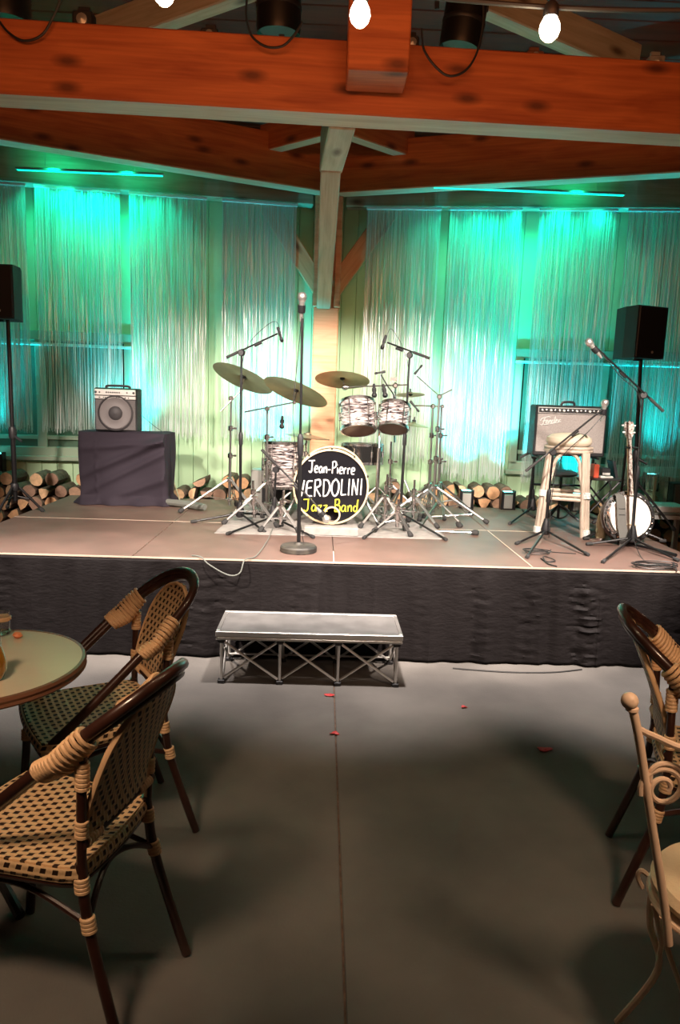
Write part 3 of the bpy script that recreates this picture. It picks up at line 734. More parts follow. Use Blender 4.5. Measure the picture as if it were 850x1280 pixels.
# straight stand with a round base
b = P(373, 689, Z=ZS)
t = T('microphone_stand', 'straight microphone stand on a chipped round base at the stage front', 'stand', (b.x, b.y, ZS))
t.p('round_base', MB().lathe([(.112, 0), (.118, .004), (.118, .030), (.110, .040), (.03, .046), (.016, .060), (0, .06)], (b.x, b.y, ZS), (0, 0, 1), 40), mat('chipped_iron', (.022, .020, .018), .6, var=.5, vscale=14, col2=(.06, .052, .04), bump=.3, bscale=30))
j = P(378, 398, Y=b.y-.03); m = V((b.x, b.y, ZS)).lerp(j, .47)
t.p('lower_pole', MB().rod((b.x, b.y, ZS+.05), m, .0125, 12), M_['black'])
t.p('upper_pole', MB().rod(m, j, .0085, 10), M_['black'])
t.p('height_clutch', MB().lathe([(.014, -.07), (.019, -.06), (.019, .05), (.012, .07)], m, (j-m), 12), M_['blackp'])
microphone(P(378, 365, Y=b.y-.03), (.03, -.25, 1), 'silver-topped vocal microphone upright on the straight stand', r=.029, L=.175)
cable([P(377, 396, Y=b.y-.06), P(372, 450, Y=b.y-.03), P(366, 520, Y=b.y-.03), P(371, 575, Y=b.y+.02), P(374, 640, Y=b.y+.02), (b.x+.03, b.y+.03, ZS+.055)], 'thin cable hanging beside the straight microphone stand', .0025)
# overhead boom left
t, A, B = boom_stand((300, 652), [(241, 654), (330, 666), (345, 646)], (302, 441), (283, 447), (347, 417), 'black boom stand left of the drums with microphone over the cymbals', dYb=.1)
microphone(P(353, 428, Y=B.y), (.30, .25, -.9), 'slim overhead microphone pointing down left of the drum kit', r=.014, L=.12, dark=True)
cable([P(350, 412, Y=B.y), P(345, 402, Y=B.y), P(332, 408, Y=B.y), P(310, 432, Y=B.y-.05), P(301, 470, Y=A.y-.02), P(299, 560, Y=A.y-.02), P(300, 640, Y=A.y-.03)], 'thin cable looping off the left overhead microphone', .0022)
# overhead boom right
t, A, B = boom_stand((500, 651), [(455, 674), (557, 676), (510, 660)], (512, 444), (537, 448), (484, 428), 'tall black boom stand right of the kick drum with overhead microphone', dYb=.1)
microphone(P(477, 437, Y=B.y), (-.25, .2, -.95), 'slim overhead microphone pointing down right of the drum kit', r=.016, L=.12, dark=True)
cable([P(482, 424, Y=B.y), P(488, 411, Y=B.y), P(496, 420, Y=B.y), P(503, 434, Y=A.y), P(511, 470, Y=A.y-.02), P(506, 560, Y=A.y-.02), P(501, 640, Y=A.y-.03)], 'thin cable looping off the right overhead microphone', .0022)
# kick mic
t, A, B = boom_stand((341, 657), [(285, 669), (391, 673), (352, 650)], (345, 587), (327, 562), (400, 636), 'short boom stand left of the kick drum reaching to its port', dYb=-.02, clutch=.4)
microphone(P(411, 652, Y=B.y-.0), (.62, .2, -.7), 'fat grey kick drum microphone at the drum port', r=.034, L=.15)
# stool boom
t, A, B = boom_stand((681, 674), [(646, 681), (659, 698), (734, 695)], (691, 565), (657, 589), (753, 512), 'black boom stand in front of the bar stool', dYb=-.05)
microphone(P(757, 499, Y=B.y), (.05, -.1, 1), 'silver ball vocal microphone in front of the guitar amplifier', r=.027, L=.16)
cable([P(757, 516, Y=B.y), P(735, 540, Y=B.y-.02), P(700, 575, Y=A.y), P(690, 620, Y=A.y-.03), P(686, 672, Y=A.y-.06)], 'cable wound down the boom stand before the stool', .003)
# stand behind the stool
t, A, B = boom_stand((665, 643), [(637, 656), (688, 648), (674, 637)], (668, 571), (650, 572), (690, 551), 'black boom stand standing behind the left leg of the stool', clutch=.35)
# banjo boom
t, A, B = boom_stand((789, 684), [(754, 704), (735, 682), (846, 702)], (804, 494), (829, 514), (747, 436), 'tall black boom stand in front of the banjo', dYb=-.05)
microphone(P(733, 424, Y=B.y), (-.72, -.1, .69), 'silver ball vocal microphone raised at the right of the stage', r=.027, L=.17)
cable([P(748, 437, Y=B.y), P(775, 470, Y=B.y-.01), P(800, 500, Y=A.y-.02), P(797, 580, Y=A.y-.02), P(791, 660, Y=A.y-.03), P(800, 694, Z=ZS+.01), P(812, 705, Z=ZS+.006)], 'cable running down the boom stand before the banjo', .003)

# ================================================================== drum kit
def disc(px, py, Y, R_, nx, ny, label, m, name='cymbal', bell=.16, dome=.05):
    c = P(px, py, Y=Y); n_ = V((nx, ny, 1)).normalized()
    t = T(name, label, 'cymbal', c)
    pr = [(R_, 0), (R_*.99, .0015), (R_*.6, R_*dome*.75), (R_*bell*1.25, R_*dome*1.1), (R_*bell, R_*dome*1.25), (R_*bell*.6, R_*dome*1.9), (.008, R_*dome*2.1)]
    pr += [(.008, R_*dome*2.1-.0015), (R_*bell*.6, R_*dome*1.9-.002), (R_*bell, R_*dome*1.25-.002), (R_*bell*1.25, R_*dome*1.1-.002), (R_*.6, R_*dome*.75-.002), (R_, 0)]
    t.p('bow', MB().lathe(pr, c-n_*R_*dome*.8, n_, 48), m)
    t.p('felt_washer', MB().lathe([(.018, 0), (.018, .012), (.006, .016), (.006, .04), (0, .042)], c+n_*(R_*dome*1.2), n_, 10), M_['blackp'])
    t.p('lower_felt', MB().lathe([(.006, -.02), (.02, -.012), (.02, .0)], c-n_*(-R_*dome*.9), n_, 10), M_['blackp'])
    return c, n_
CYM = {}
CYM['L1'] = disc(304, 472, 5.95, .262, .36, .36, 'dark cymbal highest at the left, tilted down to the right', M_['brass2'])
CYM['L2'] = disc(370, 489, 5.60, .262, .34, .33, 'bronze crash cymbal left of the straight microphone stand', M_['brass'])
CYM['R1'] = disc(428, 474, 5.90, .225, .04, .30, 'bronze cymbal above the rack toms in front of the centre post', M_['brass'])
CYM['S'] = disc(513, 493, 6.10, .122, -.03, .16, 'small splash cymbal catching teal light right of the toms', M_['brass'])
CYM['H'] = disc(517, 530, 6.2, .15, .10, -.02, 'thin cymbal seen edge-on behind the right overhead stand', M_['brass'], dome=.12)
# hi-hat pair left
c = P(384, 546, Y=5.85)
t = T('hi_hat_cymbals', 'closed hi-hat cymbal pair seen edge-on left above the kick drum', 'cymbal', c)
nn = V((.10, .0, 1)).normalized()
t.p('top_cymbal', MB().lathe([(.19, .0), (.1, .012), (.035, .018), (.03, .03), (.006, .036)], c, nn, 36), M_['brass2'])
t.p('bottom_cymbal', MB().lathe([(.006, -.03), (.03, -.026), (.035, -.014), (.1, -.010), (.19, -.002)], c, nn, 36), M_['brass2'])
def hw_stand(bx, by, top, label, legs, name='cymbal_stand', arm=None, arm2=None, lz=.27, r=.0125, mt='chrome', armends=None):
    """chrome double-braced stand. legs: list of (angle, reach). arm: (A,B) rod"""
    b = V((bx, by, ZS)); tp = V(top); t = T(name, label, 'stand', b); lm = M_['legsteel']
    m = b.lerp(tp, .5); m2 = b.lerp(tp, .74)
    t.p('lower_tube', MB().rod((bx, by, ZS+.05), m, r, 12), M_[mt])
    t.p('upper_tube', MB().rod(m, tp, r*.72, 10), M_[mt])
    for q in (m, m2):
        cl = t.p('tube_clamp', MB().lathe([(r*1.3, -.022), (r*1.75, -.016), (r*1.75, .016), (r*1.3, .022)], q, (0, 0, 1), 12), M_['chrome'])
        t.p('wing_nut', MB().tube([q+V((r, -.01, 0)), q+V((.045, -.02, .0))], .006, 6).box(tuple(q+V((.03, -.03, -.006))), tuple(q+V((.055, -.014, .010)))), M_['chrome'], cl)
    t.p('leg_collar', MB().lathe([(r*1.4, -.02), (r*2, -.014), (r*2, .014), (r*1.4, .02)], (bx, by, ZS+lz), (0, 0, 1), 12), M_['chrome'])
    t.p('lower_collar', MB().lathe([(r*1.3, -.015), (r*1.7, -.01), (r*1.7, .01), (r*1.3, .015)], (bx, by, ZS+.10), (0, 0, 1), 12), M_['chrome'])
    for (a, rc) in legs:
        e = V((cos(a), sin(a), 0)); s_ = V((-sin(a), cos(a), 0))*.009
        top_ = V((bx, by, ZS+lz))+e*.02; ft = V((bx, by, ZS+.018))+e*rc; mid = top_.lerp(ft, .52)
        mb = MB()
        for sg in (-1, 1): mb.tube([top_+s_*sg, ft+s_*sg*.8], .0048, 6, flat=1.5)
        l = t.p('leg', mb, lm)
        mb = MB()
        for sg in (-1, 1): mb.rod(V((bx, by, ZS+.10))+e*.02+s_*sg*1.4, mid+s_*sg*1.4, .0038, 6)
        t.p('leg_brace', mb, M_['chrome'])
        t.p('rubber_foot', MB().lathe([(.013, -.035), (.019, -.01), (.019, .008), (.012, .015)], ft, (ft-top_), 10), M_['rubber'], l)
    if arm:
        A, B = V(arm[0]), V(arm[1]); t.p('boom_arm', MB().rod(A, B, .0062, 8), M_['chrome'])
        t.p('tilter', MB().lathe([(.014, -.02), (.021, -.014), (.021, .014), (.014, .02)], tp, (0, 1, 0), 12), M_['chrome'])
        t.p('tilter', MB().lathe([(.011, -.015), (.016, -.01), (.016, .01), (.011, .015)], B, (0, 1, 0), 10), M_['chrome'])
    if arm2:
        A, B = V(arm2[0]), V(arm2[1]); t.p('cymbal_rod', MB().rod(A, B, .004, 6), M_['chrome'])
    return t
def footof(px, py): q = P(px, py, Z=ZS); return q
q = footof(288, 640); by = 5.98; bx = P(287, 600, Y=by).x
c, n_ = CYM['L1']; tp = P(289, 498, Y=by)
hw_stand(bx, by, tp, 'chrome cymbal stand farthest left at the drum kit', [(radians(205), .42), (radians(325), .30), (radians(85), .28)], arm=(P(276, 514, Y=by-.02), P(302, 487, Y=by)), arm2=(P(302, 487, Y=by), c+n_*.03), mt='dullchrome')
by = 5.82; bx = P(334, 600, Y=by).x; c, n_ = CYM['L2']; tp = P(334, 511, Y=by)
hw_stand(bx, by, tp, 'dark chrome boom cymbal stand left of the floor tom', [(radians(215), .34), (radians(300), .32), (radians(75), .28)], arm=(P(306, 515, Y=by-.02), P(368, 503, Y=5.62)), arm2=(P(368, 503, Y=5.62), c+n_*.03), mt='dullchrome')
by = 5.92; bx = P(486, 640, Y=by).x; c, n_ = CYM['R1']; tp = P(494, 482, Y=by)
hw_stand(bx, by, P(489, 552, Y=by), 'chrome boom cymbal stand between the toms and the overhead stand', [(radians(230), .32), (radians(350), .30), (radians(100), .28)])
t = T('boom_cymbal_arm', 'horizontal chrome boom arm reaching over the rack toms', 'stand', P(493, 552, Y=by-.03))
t.p('vertical_rod', MB().rod(P(493, 553, Y=by-.03), P(494, 478, Y=by-.03), .0085, 8), M_['chrome'])
t.p('horizontal_rod', MB().rod(P(430, 484, Y=by-.04), P(509, 481, Y=by-.04), .006, 8), M_['chrome'])
t.p('tilter', MB().lathe([(.014, -.022), (.022, -.014), (.022, .014), (.014, .022)], P(494, 482, Y=by-.05), (0, 1, 0), 12), M_['chrome'])
t.p('tilter', MB().lathe([(.010, -.03), (.022, -.02), (.026, .0), (.012, .03)], P(432, 484, Y=by-.04), (1, 0, .1), 12), M_['chrome'])
t.p('wing_nut', MB().box(tuple(P(488, 476, Y=by-.08)), tuple(P(496, 472, Y=by-.07))), M_['chrome'])
t.p('cymbal_rod', MB().rod(P(431, 484, Y=by-.04), CYM['R1'][0]+V((0, 0, .02)), .004, 6), M_['chrome'])
# three stands clustered at the right
specs = [((537, 641), (541, 508), 6.05, [(radians(10), .40), (radians(250), .36), (radians(130), .28)], 'left of the three chrome stands clustered right of the kit'),
         ((543, 640), (549, 496), 5.90, [(radians(335), .46), (radians(215), .40), (radians(95), .3)], 'middle and tallest of the three chrome stands right of the kit'),
         ((549, 640), (552, 509), 6.15, [(radians(25), .36), (radians(270), .34), (radians(150), .3)], 'right of the three chrome stands clustered right of the kit')]
for (bp_, tpx, Y, legs, lab) in specs:
    b = P(bp_[0], 610, Y=Y); tp = P(*tpx, Y=Y); kw = {}
    if 'middle' in lab: kw = dict(arm=(P(565, 487, Y=Y), P(549, 495, Y=Y)), arm2=(P(549, 495, Y=Y), P(521, 470, Y=Y)))
    elif 'left' in lab: kw = dict(arm=(P(516, 507, Y=Y), P(553, 508, Y=Y)))
    hw_stand(b.x, Y, tp, lab, legs, mt='dullchrome', **kw)
# hi-hat stand with pedal behind the kick
by = 5.90; bx = P(378, 600, Y=by).x
t = hw_stand(bx, by, P(384, 540, Y=by), 'chrome hi-hat stand half hidden left of the kick drum', [(radians(200), .3), (radians(320), .26), (radians(80), .28)], name='hi_hat_stand')
t.p('pedal_plate', MB().cbox((bx-.05, by+.06, ZS+.03), (bx+.05, by+.36, ZS+.045), .004), M_['dullchrome'], smooth=False)
# kick drum
kc = P(413.5, 609, Y=5.42); KR = .292; kd = .42
KA = V((.03, 1, 0.0)).normalized()
t = T('kick_drum', 'kick drum with hand-painted black front head and pale hoop', 'drum', (kc.x, kc.y, ZS))
def along(o, prof, n=56): return MB().lathe(prof, o, KA, n, cap=False)
t.p('shell', along(kc, [(KR-.02, .03), (KR-.016, .035), (KR-.016, kd-.03), (KR-.02, kd-.03)]), M_['pearl'])
t.p('front_hoop', along(kc, [(KR-.012, 0), (KR, .0), (KR+.002, .004), (KR+.002, .034), (KR, .038), (KR-.012, .038), (KR-.012, 0)]), M_['maple'])
t.p('rear_hoop', along(kc, [(KR-.012, kd-.04), (KR, kd-.04), (KR+.002, kd), (KR-.012, kd)]), M_['maple'])
# head with a port hole
HX = KA.cross(V((0, 0, 1))).normalized(); HX = HX if HX.x > 0 else -HX; HZ = V((0, 0, 1))
def onhead(u, v, d=0): return kc + HX*u + HZ*v - KA*d + KA*.016
px_ = .0062
port = (2.5*px_, -35*px_); pr_ = .058
mb = MB(); n = 64; vs = []
for k in range(n):
    a = 2*pi*k/n; vs.append(onhead(cos(a)*(KR-.011), sin(a)*(KR-.011)))
for k in range(n):
    a = 2*pi*k/n; vs.append(onhead(port[0]+cos(a)*pr_, port[1]+sin(a)*pr_))
mb.add(vs, [(k, (k+1) % n, n+(k+1) % n, n+k) for k in range(n)])
hd = t.p('front_head', mb, M_['kickhead'], smooth=False)
t.p('port_ring', MB().lathe([(pr_-.005, 0), (pr_-.005, .004), (pr_+.008, .004), (pr_+.008, -.001)], onhead(*port), -KA, 32, cap=False), M_['maple'])
t.p('rear_head', along(kc, [(0, kd-.02), (KR-.012, kd-.02)]), M_['kickhead'])
t.p('inner_damper', along(kc, [(0, .12), (KR-.02, .12)]), M_['blackcloth'])
for k in range(10):
    a = radians(18+36*k); o = kc+HX*cos(a)*(KR+.004)+HZ*sin(a)*(KR+.004)
    lug = t.p('tension_claw', MB().rod(o-KA*.008, o+KA*.05, .008, 8), M_['chrome'])
    t.p('tension_rod', MB().rod(o+KA*.05, o+KA*.15, .0035, 6), M_['chrome'], lug)
for s in (-1, 1):
    a = kc+HX*s*(KR-.02)+HZ*(-.10)+KA*.12; f = V((kc.x+s*(KR+.09), kc.y+.02, ZS+.012))
    f = V(f); l = t.p('spur', MB().tube([a, f], [.013, .007], 10), M_['chrome'])
    t.p('spur_tip', MB().lathe([(.01, -.03), (.012, 0), (.006, .01)], f, (f-a), 8), M_['rubber'], l)
    t.p('spur_bracket', MB().lathe([(.02, -.02), (.026, -.012), (.026, .012), (.02, .02)], a, HX, 12), M_['chrome'])
# hand-painted lettering: strokes in head pixels from the centre (x right, y up)
def stroke_text(strokes, r, ox, oy, sx, sy, slope=0):
    mb = MB()
    for s_ in strokes:
        pts = [onhead((ox+x*sx)*px_, (oy+y*sy+slope*(ox+x*sx))*px_, .0012) for (x, y) in s_]
        if len(pts) == 1: pts = [pts[0], pts[0]+HX*.002]
        pts = smooth_pts(pts, 5) if len(pts) > 2 else pts
        k = len(pts); rr = [r*(.8+.25*sin(pi*i/max(1, k-1))) for i in range(k)]
        o0 = len(mb.v); mb.tube(pts, rr, 8)
        for i in range(o0, len(mb.v)):       # flatten the paint against the skin
            q = V(mb.v[i]); d = (q-onhead(0, 0, .0012)).dot(KA); mb.v[i] = tuple(q-KA*d*.75)
    return mb
def word(letters, adv):
    out = []; x = 0
    for ch in letters:
        g, w_ = GL[ch]
        out += [[(x+a, b) for a, b in s_] for s_ in g]; x += w_+adv
    return out, x
GL = {
 'J': ([[(-.05, .95), (.75, 1.0)], [(.42, .98), (.40, .5), (.36, .12), (.18, 0), (0, .12)]], .62),
 'e': ([[(.05, .28), (.42, .32), (.38, .52), (.18, .54), (.03, .3), (.12, .03), (.42, .06)]], .46),
 'a': ([[(.40, .48), (.18, .50), (.03, .25), (.15, .02), (.36, .14), (.42, .46)], [(.42, .46), (.42, .1), (.52, .02)]], .52),
 'n': ([[(.04, .5), (.05, .02)], [(.05, .3), (.22, .5), (.36, .42), (.38, .02)]], .44),
 '-': ([[(.0, .28), (.34, .30)]], .40),
 'P': ([[(.10, .95), (.06, .0)], [(.0, .92), (.40, 1.0), (.56, .76), (.40, .52), (.10, .46)]], .56),
 'i': ([[(.06, .5), (.06, .02)], [(.08, .74), (.09, .72)]], .18),
 'r': ([[(.05, .5), (.06, .02)], [(.06, .3), (.2, .48), (.36, .47)]], .38),
 'V': ([[(.0, 1.0), (.26, .0), (.52, .98)]], .56),
 'E': ([[(.52, .92), (.16, .90), (.05, .55), (.08, .1), (.5, .02)], [(.08, .5), (.44, .54)]], .54),
 'R': ([[(.08, 1.0), (.06, .0)], [(.06, .96), (.42, .98), (.46, .66), (.10, .50)], [(.14, .5), (.52, .0)]], .56),
 'D': ([[(.10, .98), (.08, .02)], [(.04, .98), (.42, .92), (.58, .5), (.38, .08), (.06, .0)]], .60),
 'O': ([[(.34, 1.0), (.08, .78), (.04, .3), (.26, .0), (.52, .2), (.58, .7), (.38, .98), (.28, .98)]], .62),
 'L': ([[(.10, 1.0), (.06, .06)], [(.06, .05), (.46, .08)]], .46),
 'I': ([[(.12, 1.0), (.08, .02)]], .20),
 'N': ([[(.06, .02), (.10, .98)], [(.10, .98), (.44, .04)], [(.44, .04), (.50, 1.0)]], .56),
 'z': ([[(.04, .48), (.38, .50)], [(.38, .50), (.04, .04)], [(.04, .04), (.42, .03)]], .44),
 'B': ([[(.10, .98), (.06, .02)], [(.02, .96), (.42, .98), (.44, .64), (.12, .52)], [(.12, .52), (.50, .46), (.50, .06), (.02, .0)]], .56),
 'd': ([[(.36, .44), (.14, .46), (.04, .2), (.18, .02), (.38, .16)], [(.46, 1.0), (.38, .5), (.38, .02)]], .54),
 ' ': ([], .42)}
for txt, m, x0, x1, y0, h, slope, r in (("Jean-Pierre", 'ink', -28, 30, 17, 15, -.02, .0052), ("VERDOLINI", 'ink', -41.5, 41, -11.5, 21, .055, .0064), ("Jazz Band", 'yink', -33, 37, -31, 15.5, .02, .0050)):
    st_, tot = word(txt, .10)
    t.p('lettering', stroke_text(st_, r, x0, y0, (x1-x0)/tot, h, slope), M_[m], hd, label=('white' if m == 'ink' else 'yellow')+' hand-painted lettering')
# wooden stop in front of the kick
a = P(380, 670, Z=ZS); b2 = P(448, 672, Z=ZS)
tag(MB().cbox((a.x, a.y, ZS+.007), (b2.x, a.y+.10, ZS+.065), .004).build('stop_block', M_['mat'], None, False), 'long grey block lying in front of the kick drum', 'block')
# drum mat
qa = P(268, 667, Z=ZS); qb = P(559, 674, Z=ZS)
tag(MB().prism([(qa.x, qa.y), (qb.x, qa.y+.02), (qb.x-.06, 6.45), (qa.x+.08, 6.45)], ZS+.0005, ZS+.006).build('drum_mat', M_['mat'], None, False), 'light grey mat spread under the drum kit', 'mat')

def drum(name, c, ax, R_, L, label, shell, bottom=None, top=None, nl=6, hoopm='chrome', legs=None):
    """c = centre of the bottom head, ax = axis toward the top head"""
    c = V(c); ax = V(ax).normalized(); x, y = frame_of(ax)
    t = T(name, label, 'drum', c)
    t.p('shell', MB().lathe([(R_-.006, .01), (R_, .014), (R_, L-.014), (R_-.006, L-.01)], c, ax, 40), M_[shell])
    t.p('bottom_hoop', MB().lathe([(R_-.006, -.006), (R_+.008, -.006), (R_+.008, .016), (R_+.002, .018), (R_-.006, -.006)], c, ax, 40), M_[hoopm])
    t.p('top_hoop', MB().lathe([(R_+.002, L-.018), (R_+.008, L-.016), (R_+.008, L+.006), (R_-.006, L+.006)], c, ax, 40, cap=False), M_[hoopm])
    t.p('bottom_head', MB().lathe([(0, 0.0), (R_-.004, 0.0)], c, ax, 40), M_[bottom or 'amberhead'])
    t.p('top_head', MB().lathe([(0, L), (R_-.004, L)], c, ax, 40), M_[top or 'head'])
    for k in range(nl):
        a = 2*pi*(k+.5)/nl; e = x*cos(a)+y*sin(a)
        lg_ = t.p('lug', MB().rod(c+e*(R_+.010)+ax*(L*.36), c+e*(R_+.010)+ax*(L*.64), .009, 8), M_['chrome'])
        t.p('tension_rod', MB().rod(c+e*(R_+.011), c+e*(R_+.011)+ax*L, .0032, 6), M_['chrome'], lg_)
    return t
# rack toms, tipped toward the player
c = P(448, 538, Y=5.62); drum('rack_tom', c, (-.06, .42, 1), .135, .235, 'larger rack tom in swirled pearl over the kick drum', 'pearl')
c = P(491, 536, Y=5.68); drum('rack_tom', c, (.10, .46, 1), .118, .20, 'smaller rack tom in swirled pearl beside the overhead stand', 'pearl')
# snare
c = P(452, 579, Y=6.02); drum('snare_drum', c, (.0, .03, 1), .178, .165, 'black snare drum with chrome lugs under the rack toms', 'blackshell', bottom='head', nl=8)
sn = P(452, 581, Y=6.02)
t = hw_stand(sn.x, 6.02, (sn.x, 6.02, sn.z-.03), 'low chrome snare stand hidden behind the kick drum', [(radians(220), .24), (radians(330), .24), (radians(90), .24)], name='snare_stand', lz=.2)
# tom posts on the kick drum
for (px0, py0, px1, py1, lab) in ((447, 566, 452, 530, 'left'), (478, 570, 487, 530, 'right')):
    pass
# floor tom
c = P(354, 606, Y=5.98); c.z = ZS+.22; tt = drum('floor_tom', c, (.0, .04, 1), .168, .38, 'tall floor tom in swirled pearl left of the kick drum', 'pearl')
for k in range(3):
    a = radians((235, 318, 90)[k]); e = V((cos(a), sin(a), 0)); q = c+e*.185
    l = tt.p('leg', MB().tube([q+V((0, 0, .24)), V((q.x, q.y, ZS+.05)), V((q.x, q.y, ZS+.015))+e*.03], .0055, 8), M_['chrome'])
    tt.p('rubber_foot', MB().lathe([(.012, 0), (.013, .02), (.008, .035)], (q.x+e.x*.03, q.y+e.y*.03, ZS+.006), (0, 0, 1), 10), M_['rubber'], l)
    tt.p('leg_bracket', MB().cbox(tuple(q+V((-.016, -.014, .12))), tuple(q+V((.016, .012, .17))), .004), M_['chrome'])
# drum clip mics
def clipmic(p, d, px2, label):
    t = microphone(p, d, label, r=.022, L=.11, dark=True); return t
clipmic(P(468, 497, Y=5.66), (.1, .25, -1), None, 'black clip microphone over the rim of the larger rack tom')
clipmic(P(482, 497, Y=5.72), (.25, .2, -1), None, 'small black clip microphone over the smaller rack tom')
clipmic(P(352, 536, Y=5.98), (-.05, .1, -1), None, 'black clip microphone over the floor tom')
microphone(P(528, 456, Y=5.90), (.62, .0, .78), 'slim black microphone clipped on the boom above the splash cymbal', r=.009, L=.10, dark=True)
microphone(P(524, 515, Y=6.00), (.62, -.1, -.7), 'slim black microphone aimed down right of the splash cymbal', r=.010, L=.12, dark=True)
microphone(P(468, 467, Y=5.75), (-.95, -.1, -.2), 'short black microphone on a thin arm over the toms', r=.010, L=.09, dark=True)
cable([P(476, 468, Y=5.78), P(484, 482, Y=5.80), P(492, 494, Y=5.85), P(490, 505, Y=5.87)], 'thin black gooseneck arm over the rack toms', .005)
# drum throne
c = P(452, 620, Y=6.30)
# case behind the floor tom
a = P(313, 640, Y=6.25); b2 = P(345, 588, Y=6.25)
t = T('equipment_case', 'grey box case standing behind the floor tom', 'case', ((a.x+b2.x)/2, 6.25, ZS))
t.p('box', MB().cbox((a.x, 6.25, ZS+.006), (b2.x+.14, 6.44, b2.z), .008), M_['galv'], smooth=False)
t.p('dark_front', MB().cbox((a.x+.10, 6.238, ZS+.03), (b2.x+.13, 6.251, b2.z-.10), .004), M_['blackp'], smooth=False)
# kick pedal
t = T('kick_pedal', 'chrome kick drum pedal behind the kick drum', 'pedal', (kc.x+.0, 5.90, ZS))
t.p('base_plate', MB().cbox((kc.x-.06, 5.86, ZS+.008), (kc.x+.04, 6.16, ZS+.018), .003), M_['dullchrome'], smooth=False)
t.p('footboard', MB().grid(lambda u, v: (kc.x-.05+.08*u, 5.90+.24*v, ZS+.03+.05*(1-v)), 2, 6), M_['chrome'])
for s in (-1, 1): t.p('upright', MB().rod((kc.x+s*.05-.01, 5.9, ZS+.01), (kc.x+s*.05-.01, 5.9, ZS+.2), .007, 8), M_['chrome'])
t.p('axle', MB().rod((kc.x-.07, 5.9, ZS+.2), (kc.x+.05, 5.9, ZS+.2), .006, 8), M_['chrome'])
t.p('beater', MB().rod((kc.x, 5.9, ZS+.2), (kc.x, 5.86, ZS+.34), .004, 6).lathe([(0, -.03), (.02, -.02), (.02, .02), (0, .03)], (kc.x, 5.86, ZS+.34), (0, 1, .2), 12), M_['dullchrome'])
# folded spare hardware on the mat right of the kick drum: low tripods and pipes
def low_stand(px, py, label, hgt, rots, reach=.26):
    q = P(px, py, Z=ZS); return hw_stand(q.x, q.y, (q.x+random.uniform(-.02, .02), q.y, ZS+hgt), label, [(radians(a), reach) for a in rots], name='hardware_stand', lz=min(.24, hgt*.6), mt='chrome')
low_stand(480, 660, 'low chrome stand nearest the right side of the kick drum', .42, (200, 320, 80), .20)
low_stand(516, 655, 'low chrome stand right of the overhead stand', .36, (190, 310, 70), .26)
t = T('tom_stand', 'chrome double tom stand rising behind the right of the kick drum', 'stand', P(472, 640, Y=5.78))
b0 = P(470, 640, Y=5.80); b0.z = ZS
t.p('lower_tube', MB().rod(b0+V((0, 0, .05)), P(474, 560, Y=5.80), .016, 12), M_['chrome'])
t.p('upper_tube', MB().rod(P(474, 560, Y=5.80), P(474, 512, Y=5.86), .011, 10), M_['chrome'])
t.p('cross_tube', MB().rod(P(456, 516, Y=5.84), P(490, 516, Y=5.88), .009, 10), M_['chrome'])
for (a, rc) in ((200, .3), (330, .3), (90, .25)):
    e = V((cos(radians(a)), sin(radians(a)), 0)); l = t.p('leg', MB().rod(b0+V((0, 0, .26))+e*.02, b0+e*rc+V((0, 0, .02)), .007, 8), M_['chrome'])
    t.p('rubber_foot', MB().lathe([(.013, -.03), (.018, 0), (.012, .012)], b0+e*rc+V((0, 0, .02)), e-V((0, 0, .5)), 10), M_['rubber'], l)
    t.p('leg_brace', MB().rod(b0+V((0, 0, .09)), b0+e*rc*.5+V((0, 0, .14)), .005, 6), M_['chrome'])
low_stand(318, 655, 'low chrome stand on the mat left of the floor tom legs', .34, (200, 320, 80), .24)
low_stand(350, 664, 'low chrome stand beside the left edge of the kick drum', .30, (210, 330, 90), .16)
low_stand(496, 667, 'lowest chrome stand at the front of the mat', .26, (180, 300, 60), .17)
# chrome pipes lying and leaning among the stands
pipes = [((522, 616), (505, 600), (463, 634)), ]
t = T('folded_stand', 'folded chrome tripod leaning among the hardware right of the kit', 'stand', P(530, 655, Z=ZS))
for (a, b2, y0, y1) in (((497, 636), (535, 612), 5.75, 5.7), ((535, 612), (574, 652), 5.7, 5.45), ((505, 600), (490, 636), 5.9, 5.8), ((506, 600), (522, 640), 5.9, 5.8), ((475, 650), (498, 612), 5.6, 5.8), ((520, 668), (545, 630), 5.35, 5.7), ((540, 646), (590, 643), 5.9, 5.9)):
    t.p('tube', MB().rod(P(*a, Y=y0), P(*b2, Y=y1), .009, 8), M_['dullchrome'])
q = P(574, 656, Z=ZS+.02); t.p('rubber_foot', MB().lathe([(.014, -.03), (.024, -.01), (.024, .02), (.012, .03)], q, (.6, -.3, -.6), 12), M_['rubber'])
a = P(545, 664, Z=ZS+.012); b2 = P(597, 666, Z=ZS+.02)
t = T('pipe', 'thin chrome pipe with rubber foot lying on the deck right of the mat', 'pipe', a)
t.p('tube', MB().rod(a, b2, .007, 8), M_['chrome']); t.p('rubber_foot', MB().lathe([(.014, -.05), (.022, -.03), (.022, .0), (.012, .01)], b2, (b2-a), 12), M_['rubber'])

